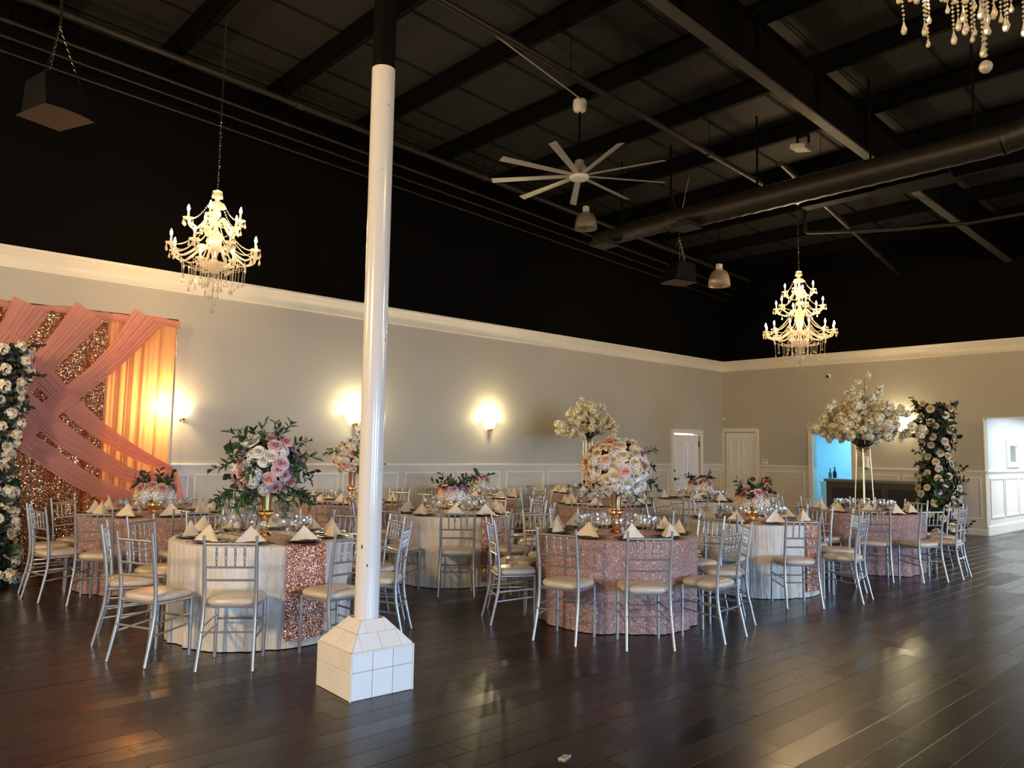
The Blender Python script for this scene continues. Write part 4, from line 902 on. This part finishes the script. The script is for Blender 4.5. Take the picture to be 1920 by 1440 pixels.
for key, t in TABLES.items():
    cx, cy = t['c']; kind = t['kind']; D = t['desc']
    lab = ('round table in floor-length ivory crinkled cloth: the ' if kind == 'w' else 'round table in pink rosette cloth: the ') + D
    tb = thing('round_table', lab, 'table', (cx, cy, 0), 0, 'round banquet tables')
    put('tablecloth', CL[kind], tb, RZ(0 if kind == 'w' else {'T8': 2.1}.get(key, cx * 2.3))); put('tabletop', TOP, tb)
    for k in range(4): put('leg', LEG, tb, T((.5 * cos(k * pi / 2 + .8), .5 * sin(k * pi / 2 + .8), 0)))
    zt = TH + .004 if kind == 'w' else TH + .004
    if kind == 'w':
        r = put('sequin_runner', RUN, None, T((cx, cy, 0))); tag(r, 'rose sequin runner over the ' + D, 'table runner', 'sequin runners')
    hh = hours(t['c'], t['ang'])
    for i, a in enumerate(t['ang']):
        ar = radians(a); hr = hh[i]; jr = R.uniform(-.02, .03); ro = ar + R.uniform(-.06, .06); q = 1.24 + abs(jr) + (.02 if kind == 'w' and abs(cos(ar)) < .4 else 0)
        c = CH0 if first[0] else copy_tree(CH0); first[0] = False
        c.location = (cx + q * cos(ar), cy + q * sin(ar), 0); c.rotation_euler = (0, 0, ro + pi / 2)
        tag(c, "silver chair with beige pad, %s o'clock at the %s" % (hr, D), 'chair', 'silver chairs round the tables')
        yy = abs(cos(ar)) * .575 if kind == 'w' else 9
        zq = TH + (.0072 if yy < .36 else .002)
        def on(rad, da, dz=0): return (cx + rad * cos(ar + da), cy + rad * sin(ar + da), zq + dz)
        o = put('charger_plate', CHARG, None, T(on(.575, 0)) @ RZ(ar)); tag(o, "dark charger plate at %s o'clock on the %s" % (hr, D), 'plate', 'charger plates')
        o = put('folded_napkin', NAPK, None, T(on(.585, R.uniform(-.02, .02), .0165)) @ RZ(ar + pi / 2 + R.uniform(-.35, .35)) @ RZ(pi) @ S(R.uniform(.82, .94), R.uniform(.82, .94), R.uniform(.9, 1.1)))
        tag(o, "cream folded napkin standing at %s o'clock on the %s" % (hr, D), 'napkin', 'standing napkins')
        o = put('water_goblet', GOB, None, T(on(.37, .13)) @ RZ(i)); tag(o, "clear stemmed goblet at %s o'clock on the %s" % (hr, D), 'glass', 'water goblets')
        o = put('wine_glass', GOB2, None, T(on(.345, -.14)) @ RZ(i)); tag(o, "clear round wine glass at %s o'clock on the %s" % (hr, D), 'glass', 'wine glasses')
        if key in ('T1', 'T8', 'T9', 'T4'):
            o = put('table_knife', CUT, None, T(on(.60, -.285, .001)) @ RZ(ar + pi / 2)); tag(o, "gold table knife at %s o'clock on the %s" % (hr, D), 'knife', 'gold table knives')
    for k in range(3):
        a = k * 2.09 + .5 + cx; o = thing('votive_candle', 'small glass votive, %s round the centrepiece of the %s' % (('first', 'second', 'third')[k], D), 'candle', (cx + .20 * cos(a), cy + .20 * sin(a), TH + .0072), 0, 'votive candles')
        put('cup', VOT, o); quick('wax', M_PLAST, lambda b: b.lathe([(.021, .012), (.021, .035)], 10), o)
        o['label'] = ('first', 'second', 'third')[k] + ' glass votive clockwise, mid ' + D
# ------------------------------------------------------------------ flowers
def rose_mesh(name, m):
    """nested cupped petals round a tight bud"""
    b = MB(); rr = random.Random(5)
    for ring, (n, r, th, hw, z0, lip) in enumerate(((5, .048, 1.10, .70, 0, .018), (5, .037, 1.42, .72, .007, .011), (4, .0255, 1.70, .86, .014, .006), (3, .014, 1.9, 1.15, .022, .002))):
        for k in range(n):
            Mp = RZ(2 * pi * (k + .5 * (ring % 2)) / n + rr.uniform(-.12, .12)) @ RY(rr.uniform(-.06, .10))
            def fn(u, v):
                w = (u - .5) * 2; q = v * th * (1 - .10 * w * w); rad = r * sin(min(q, 1.6)) * (1 if q < 1.6 else 1 - .10 * (q - 1.6)); z = z0 + r * (1 - cos(q)) * .80 - .004 * w * w * v
                rad += lip * max(0, v - .6) / .4; z -= lip * .7 * max(0, v - .7) / .3; ph = w * hw * (.6 + .4 * sin(min(1, v * 1.3) * pi / 2))
                return (rad * cos(ph), rad * sin(ph), z)
            b.grid(4, 4, fn, M=Mp)
    b.ball((0, 0, .036), .009, n=6, m=4, sz=1.5)
    return b.mesh(name, m, 180)
def hydra_mesh(m):
    b = MB(); rr = random.Random(9)
    for i in range(46):
        z = 1 - 1.55 * (i + .5) / 46; a = i * 2.39996; q = sqrt(max(0, 1 - z * z)); n = V3((q * cos(a), q * sin(a), z)); M = T(n * .052 + V3((0, 0, .0))) @ look(n) @ RZ(rr.uniform(0, 3))
        for k in range(4):
            b.add([(0, 0, 0), (.011, -.008, .003), (.019, 0, .001), (.011, .008, .003)], [(0, 1, 2, 3)], M @ RZ(k * pi / 2) @ RY(rr.uniform(-.4, .1)))
    b.ball((0, 0, 0), .046, n=8, m=5)
    return b.mesh('hydrangea', m)
def blossom_mesh(m):
    b = MB(); rr = random.Random(11)
    for i in range(16):
        z = 1 - 1.9 * (i + .5) / 16; a = i * 2.39996; q = sqrt(max(0, 1 - z * z)); n = V3((q * cos(a), q * sin(a), z)); M = T(n * rr.uniform(.030, .046)) @ look(n) @ RZ(rr.uniform(0, 3))
        for k in range(5):
            b.add([(0, 0, 0), (.016, -.012, .007), (.028, -.006, .004), (.028, .006, .004), (.016, .012, .007)], [(0, 1, 2, 3, 4)], M @ RZ(k * 2 * pi / 5) @ RY(rr.uniform(-.5, .1)))
    return b.mesh('blossom', m)
def leaf(b, M, L, w):
    b.add([(0, 0, 0), (w, L * .35, .1 * L), (w * .8, L * .65, .06 * L), (0, L, -.05 * L), (-w * .8, L * .65, .06 * L), (-w, L * .35, .1 * L), (0, L * .35, 0), (0, L * .65, 0)],
          [(0, 1, 6), (1, 2, 7, 6), (2, 3, 7), (3, 4, 7), (4, 5, 6, 7), (5, 0, 6)], M)
def sprig_mesh(name, m, n, L, ll, lw, seed=1, spread=1.0):
    """stem along +Z with paired leaves"""
    b = MB(); rr = random.Random(seed); pts = [(0, 0, 0), (.01, 0, L * .4), (.03, .01, L * .75), (.06, .01, L)]
    sp_ = spline(pts, 8); b.tube(sp_, .0022, 4)
    for i in range(n):
        t = .25 + .75 * i / (n - 1); p = sp_[min(8, int(t * 8))]; a = i * 2.4 + rr.uniform(-.4, .4)
        leaf(b, T(p) @ RZ(a) @ RX(rr.uniform(.35, .95) * spread), ll * rr.uniform(.75, 1.1), lw)
    return b.mesh(name, m)
ROSE = {k: rose_mesh('rose', m) for k, m in (('b', M_BLUSH), ('m', M_MAUVE), ('p', M_PEACH), ('c', M_CREAM), ('w', M_PWHITE))}
HYD = {'w': hydra_mesh(M_PWHITE), 'c': hydra_mesh(M_CREAM)}
BLOS = blossom_mesh(M_BLOSSOM)
BLOSW = BLOS.copy(); BLOSW.materials[0] = M_CREAM
SPR = sprig_mesh('leaf_sprig', M_LEAF, 11, .20, .085, .011, 1); SPR2 = sprig_mesh('leaf_sprig', M_DLEAF, 9, .16, .07, .015, 2); BIGL = sprig_mesh('leaf_sprig', M_LEAF, 5, .07, .10, .030, 3)
def fib(n, zlo=-1, zhi=1):
    for i in range(n):
        z = zhi - (zhi - zlo) * (i + .5) / n; a = i * 2.39996; q = sqrt(max(0, 1 - z * z)); yield V3((q * cos(a), q * sin(a), z))
def floral_core(t, c, r, sz, m=M_DLEAF, n=260, seed=1):
    rr = random.Random(seed); b = MB(); b.ball(c, r * .80, n=12, m=8, sz=sz)
    for i in range(n):
        d = V3((rr.gauss(0, 1), rr.gauss(0, 1), rr.gauss(0, 1))).normalized(); p = V3(c) + V3((d.x, d.y, d.z * sz)) * r * rr.uniform(.75, .95)
        leaf(b, T(p) @ look(d) @ RZ(rr.uniform(0, 6)) @ RX(rr.uniform(-.9, .2)), rr.uniform(.05, .09), .016)
    o = put('foliage', b.mesh('foliage', m), t); o['kind'] = 'stuff'
def urn(t, h, s, m):
    """footed trumpet vase: foot, knops, urn bowl, flared trumpet"""
    quick('vase_foot', m, lambda b: b.lathe([(.055 * s, 0), (.06 * s, .008), (.045 * s, .022), (.018 * s, .034), (.02 * s, .05), (.034 * s, .06), (.034 * s, .07), (.018 * s, .082), (.016 * s, .10), (.03 * s, .112), (.018 * s, .128), (.02 * s, .14)], 20), t, 35)
    quick('vase_bowl', m, lambda b: b.lathe([(.02 * s, .14), (.05 * s, .155), (.072 * s, .185), (.07 * s, .20), (.075 * s, .205), (.07 * s, .215), (.05 * s, .22)], 22), t, 35)
    quick('vase_trumpet', m, lambda b: b.lathe([(.046 * s, .215), (.048 * s, .30), (.052 * s, h - .10), (.062 * s, h), (.058 * s, h)], 22), t, 35)
def ball_piece(key, label, r, zc, n, mix, green, seed, m, s=1.0, sz=.92, hyd=.3):
    cx, cy = TABLES[key]['c']; z0 = TH + .0075; rr = random.Random(seed)
    t = thing('flower_centrepiece', label, 'flower arrangement', (cx, cy, z0), 0, 'table centrepieces')
    zc -= z0; urn(t, zc - r * .55, s, m); floral_core(t, (0, 0, zc), r, sz, seed=seed, n=int(200 * green + 60))
    for i, d in enumerate(fib(n, -.80, 1)):
        d = (d + V3((rr.uniform(-.12, .12), rr.uniform(-.12, .12), rr.uniform(-.12, .12)))).normalized(); rad = r * rr.uniform(.86, .99)
        p = V3((d.x * rad, d.y * rad, zc + d.z * rad * sz)); M = T(p) @ look(d + V3((0, 0, .15))) @ RZ(rr.uniform(0, 6)); sc = rr.uniform(.85, 1.25)
        if rr.random() < hyd: put('hydrangea', HYD[rr.choice('wc') if 'c' in mix else 'w'], t, M @ T((0, 0, -.03)) @ S(sc * .95))
        else: put('rose', ROSE[rr.choice(mix)], t, M @ T((0, 0, -.025)) @ S(sc * 1.0))
    for i in range(int(26 * green)):
        d = V3((rr.gauss(0, 1), rr.gauss(0, 1), rr.gauss(0, .8))).normalized()
        p = V3((d.x * r * .8, d.y * r * .8, zc + d.z * r * .8 * sz)); put('leaf_sprig', rr.choice((SPR, SPR, BIGL, SPR2)), t, T(p) @ look(d) @ RZ(rr.uniform(0, 6)) @ S(rr.uniform(.8, 1.15)))
    for i in range(int(10 * green) if green > .9 else 0):
        a = i * 2 * pi / 9.5; d = V3((cos(a), sin(a), -.75)).normalized(); p = V3((cos(a) * r * .75, sin(a) * r * .75, zc - r * .55)); put('leaf_sprig', SPR, t, T(p) @ look(d) @ RZ(rr.uniform(0, 6)) @ S(1.15))
    return t
ball_piece('T1', 'tall gold trumpet vase of blush and white roses with leafy sprays, white table', .315, 1.40, 78, 'bbmmwww', 1.6, 1, M_GOLD, hyd=.3)
ball_piece('T8', 'tall copper-gold vase with dense ball of cream and blush roses, front pink table', .335, 1.40, 120, 'cccccwwwwwbbp', .42, 2, M_GOLD2, 1.05, hyd=.25)
ball_piece('T3', 'tall copper vase of cream roses half hidden by the pillar', .30, 1.43, 90, 'cccwwb', .45, 3, M_GOLD2, hyd=.25)
def low_piece(key, label, seed, mix, w, spr):
    cx, cy = TABLES[key]['c']; z0 = TH + .0075; rr = random.Random(seed)
    t = thing('flower_centrepiece', label, 'flower arrangement', (cx, cy, z0), 0, 'table centrepieces')
    t.scale = (1.2, 1.2, 1.2)
    quick('bowl', M_GOLD, lambda b: b.lathe([(.035, 0), (.04, .006), (.03, .016), (.055, .035), (.078, .07), (.075, .10), (.055, .125), (.05, .12)], 20), t, 35)
    n = 7
    for k in range(n):
        a = 2 * pi * k / n + seed; d = V3((cos(a), sin(a), .25)).normalized()
        put('hydrangea', HYD['w' if rr.random() < .5 else 'c'], t, T((d.x * .105 * w, d.y * .105 * w, .165)) @ look(d) @ S(1.1))
    put('hydrangea', HYD['w'], t, T((0, 0, .20)) @ S(1.2))
    for k in range(9):
        a = 2 * pi * k / 9 + seed * 2; e = .55 + .5 * (k % 2); d = V3((cos(a), sin(a), e)).normalized(); rad = .115 if k % 2 else .135
        put('rose', ROSE[rr.choice(mix)], t, T((d.x * rad * w, d.y * rad * w, .18 + d.z * .10)) @ look(d) @ S(1.05))
    floral_core(t, (0, 0, .19), .10, .8, n=70, seed=seed)
    for k in range(spr):
        a = 2 * pi * k / spr + seed; up_ = rr.uniform(.35, 1.3); d = V3((cos(a), sin(a), up_)).normalized()
        put('leaf_sprig', (SPR2, SPR2, BIGL)[k % 3], t, T((d.x * .06, d.y * .06, .22)) @ look(d) @ RZ(rr.uniform(0, 6)) @ S(1.05))
low_piece('T2', 'low gold bowl of white hydrangeas and blush rose, pink table by the drape', 1, 'bb', 1.25, 9)
low_piece('T4', 'low gold bowl of pink roses and hydrangeas, white table past the pillar', 2, 'bbmb', 1.1, 10)
low_piece('T5', 'small low bowl of peach roses on the white table below the sconce', 3, 'bpp', 1.1, 7)
low_piece('T9', 'low gold bowl of pink roses and leaves, white table between pink ones', 5, 'bbm', 1.15, 9)
low_piece('T10', 'low gold bowl of peach roses, white table before the panelled doors', 6, 'ppcb', 1.1, 8)
# blossom trees on rod stands ------------------------------------------
def blossom_tree(key, label, zr_, ztop, rx, n, seed, off=(0, 0), hs=1.0):
    cx, cy = TABLES[key]['c']; z0 = TH + .0075; rr = random.Random(seed)
    t = thing('blossom_tree', label, 'flower arrangement', (cx, cy, z0), 0, 'blossom trees on rod stands')
    zb = zr_ - z0
    for k in range(4):
        a = k * pi / 2 + .35
        put('stand_rod', MB().tube([(.125 * cos(a), .125 * sin(a), 0), (.085 * cos(a), .085 * sin(a), zb)], .0085, 8).mesh('stand_rod', M_ROD, 60), t)
    b = MB(); b.lathe([(.085, zb - .006), (.095, zb), (.085, zb + .006)], 20, cap=False); put('top_ring', b.mesh('top_ring', M_ROD, 40), t)
    b = MB(); b.lathe([(.12, 0), (.13, .004), (.12, .008)], 20, cap=False); put('base_ring', b.mesh('base_ring', M_ROD, 40), t)
    b = MB(); b.lathe([(.01, zb - .06), (.06, zb - .02), (.07, zb + .02)], 12); put('flower_cup', b.mesh('flower_cup', M_ROD, 40), t)
    H = ztop - zr_; tips = []
    nb = 26
    for i in range(nb):
        a = i * 2.39996; q = sqrt((i + .5) / nb); rad = rx * q * rr.uniform(.85, 1.05); zt = zb + H * ((1 - q) ** 1.15 * .88 + .20 + rr.uniform(-.05, .07)) * hs
        tip = V3((rad * cos(a) + off[0] * q, rad * sin(a) + off[1] * q, zt)); p0 = V3((.02 * cos(a), .02 * sin(a), zb))
        m_ = p0.lerp(tip, .5) + V3((0, 0, .10 * H))
        P = spline([p0, m_, tip], 10); put('branch', MB().tube(P, [.009 - .0007 * j for j in range(11)], 5).mesh('branch', M_TWIG, 60), t); tips.append(P)
    for i in range(n):
        P = tips[i % nb]; s = .30 + .70 * ((i // nb) + rr.random()) / (n / nb); j = min(9, int(s * 10)); p = P[j].lerp(P[j + 1], rr.random())
        p = p + V3((rr.gauss(0, .065), rr.gauss(0, .065), rr.gauss(.01, .06)))
        put('blossom', BLOS if rr.random() < .75 else BLOSW, t, T(p) @ look((rr.gauss(0, 1), rr.gauss(0, 1), rr.gauss(.3, 1))) @ S(rr.uniform(1.0, 1.35), None, rr.uniform(.7, 1.0)))
    return t
blossom_tree('T11', 'big cream blossom tree on slim gold rods, pink table near the open floor', 1.66, 2.68, .84, 298, 21)
blossom_tree('T6', 'smaller cream blossom tree on gold rods before the back wall, farther away', 1.78, 2.62, .70, 260, 22)
# flower columns -------------------------------------------------------
def flower_column(label, loc, h, r, n, pick, seed, m, lean=0, dens=2300, flare=.25):
    rr = random.Random(seed); t = thing('flower_column', label, 'flower arrangement', loc, 0, 'floral columns')
    def rad(z): return r * (.78 + .16 * sin(z * 3.1 + seed) + .09 * sin(z * 7.7 + 2 * seed) + flare * max(0, 1 - z / .5) - .25 * max(0, z - h + .4))
    b = MB(); b.lathe([(max(.05, rad(z) * .5), z) for z in [h * i / 16 for i in range(17)]], 14)
    for i in range(dens):
        z = rr.uniform(.02, h); a = rr.uniform(0, 2 * pi); q = rad(z) * rr.uniform(.5, 1.08); d = V3((cos(a), sin(a), rr.uniform(-.3, .6)))
        leaf(b, T((q * cos(a), q * sin(a), z)) @ look(d) @ RZ(rr.uniform(0, 6)) @ RX(rr.uniform(-1, .3)), rr.uniform(.07, .12), .022)
    o = put('foliage', b.mesh('foliage', m), t); o['kind'] = 'stuff'
    for i in range(n):
        z = h * (i + .5) / n + rr.uniform(-.04, .04); a = i * 2.39996 + rr.uniform(-.3, .3); q = rad(max(0, z)) * rr.uniform(.88, 1.05); d = V3((cos(a), sin(a), .25))
        nm, me, s = pick(rr); put(nm, me, t, T((q * cos(a), q * sin(a), max(.06, z))) @ look(d) @ RZ(rr.uniform(0, 6)) @ S(s))
    for i in range(52):
        z = rr.uniform(.05, h); a = rr.uniform(0, 2 * pi); q = rad(z) * .8; d = V3((cos(a), sin(a), rr.uniform(-.15, .8))); put('leaf_sprig', rr.choice((SPR2, BIGL)), t, T((q * cos(a), q * sin(a), z)) @ look(d) @ RZ(rr.uniform(0, 6)) @ S(1.3))
    return t
flower_column('dark leafy column studded with cream roses, beside the hall opening', (14.45, 4.82, 0), 2.46, .38, 120, lambda rr: ('rose', ROSE['c' if rr.random() < .85 else 'w'], rr.uniform(1.0, 1.35)), 31, M_DLEAF)
flower_column('white blossom and leaf column cut by the left edge before the drape', (1.60, 10.10, 0), 2.62, .33, 150, lambda rr: ('blossom', BLOSW, rr.uniform(.9, 1.4)) if rr.random() < .75 else ('rose', ROSE['c'], 1.1), 32, M_DLEAF, flare=.1)
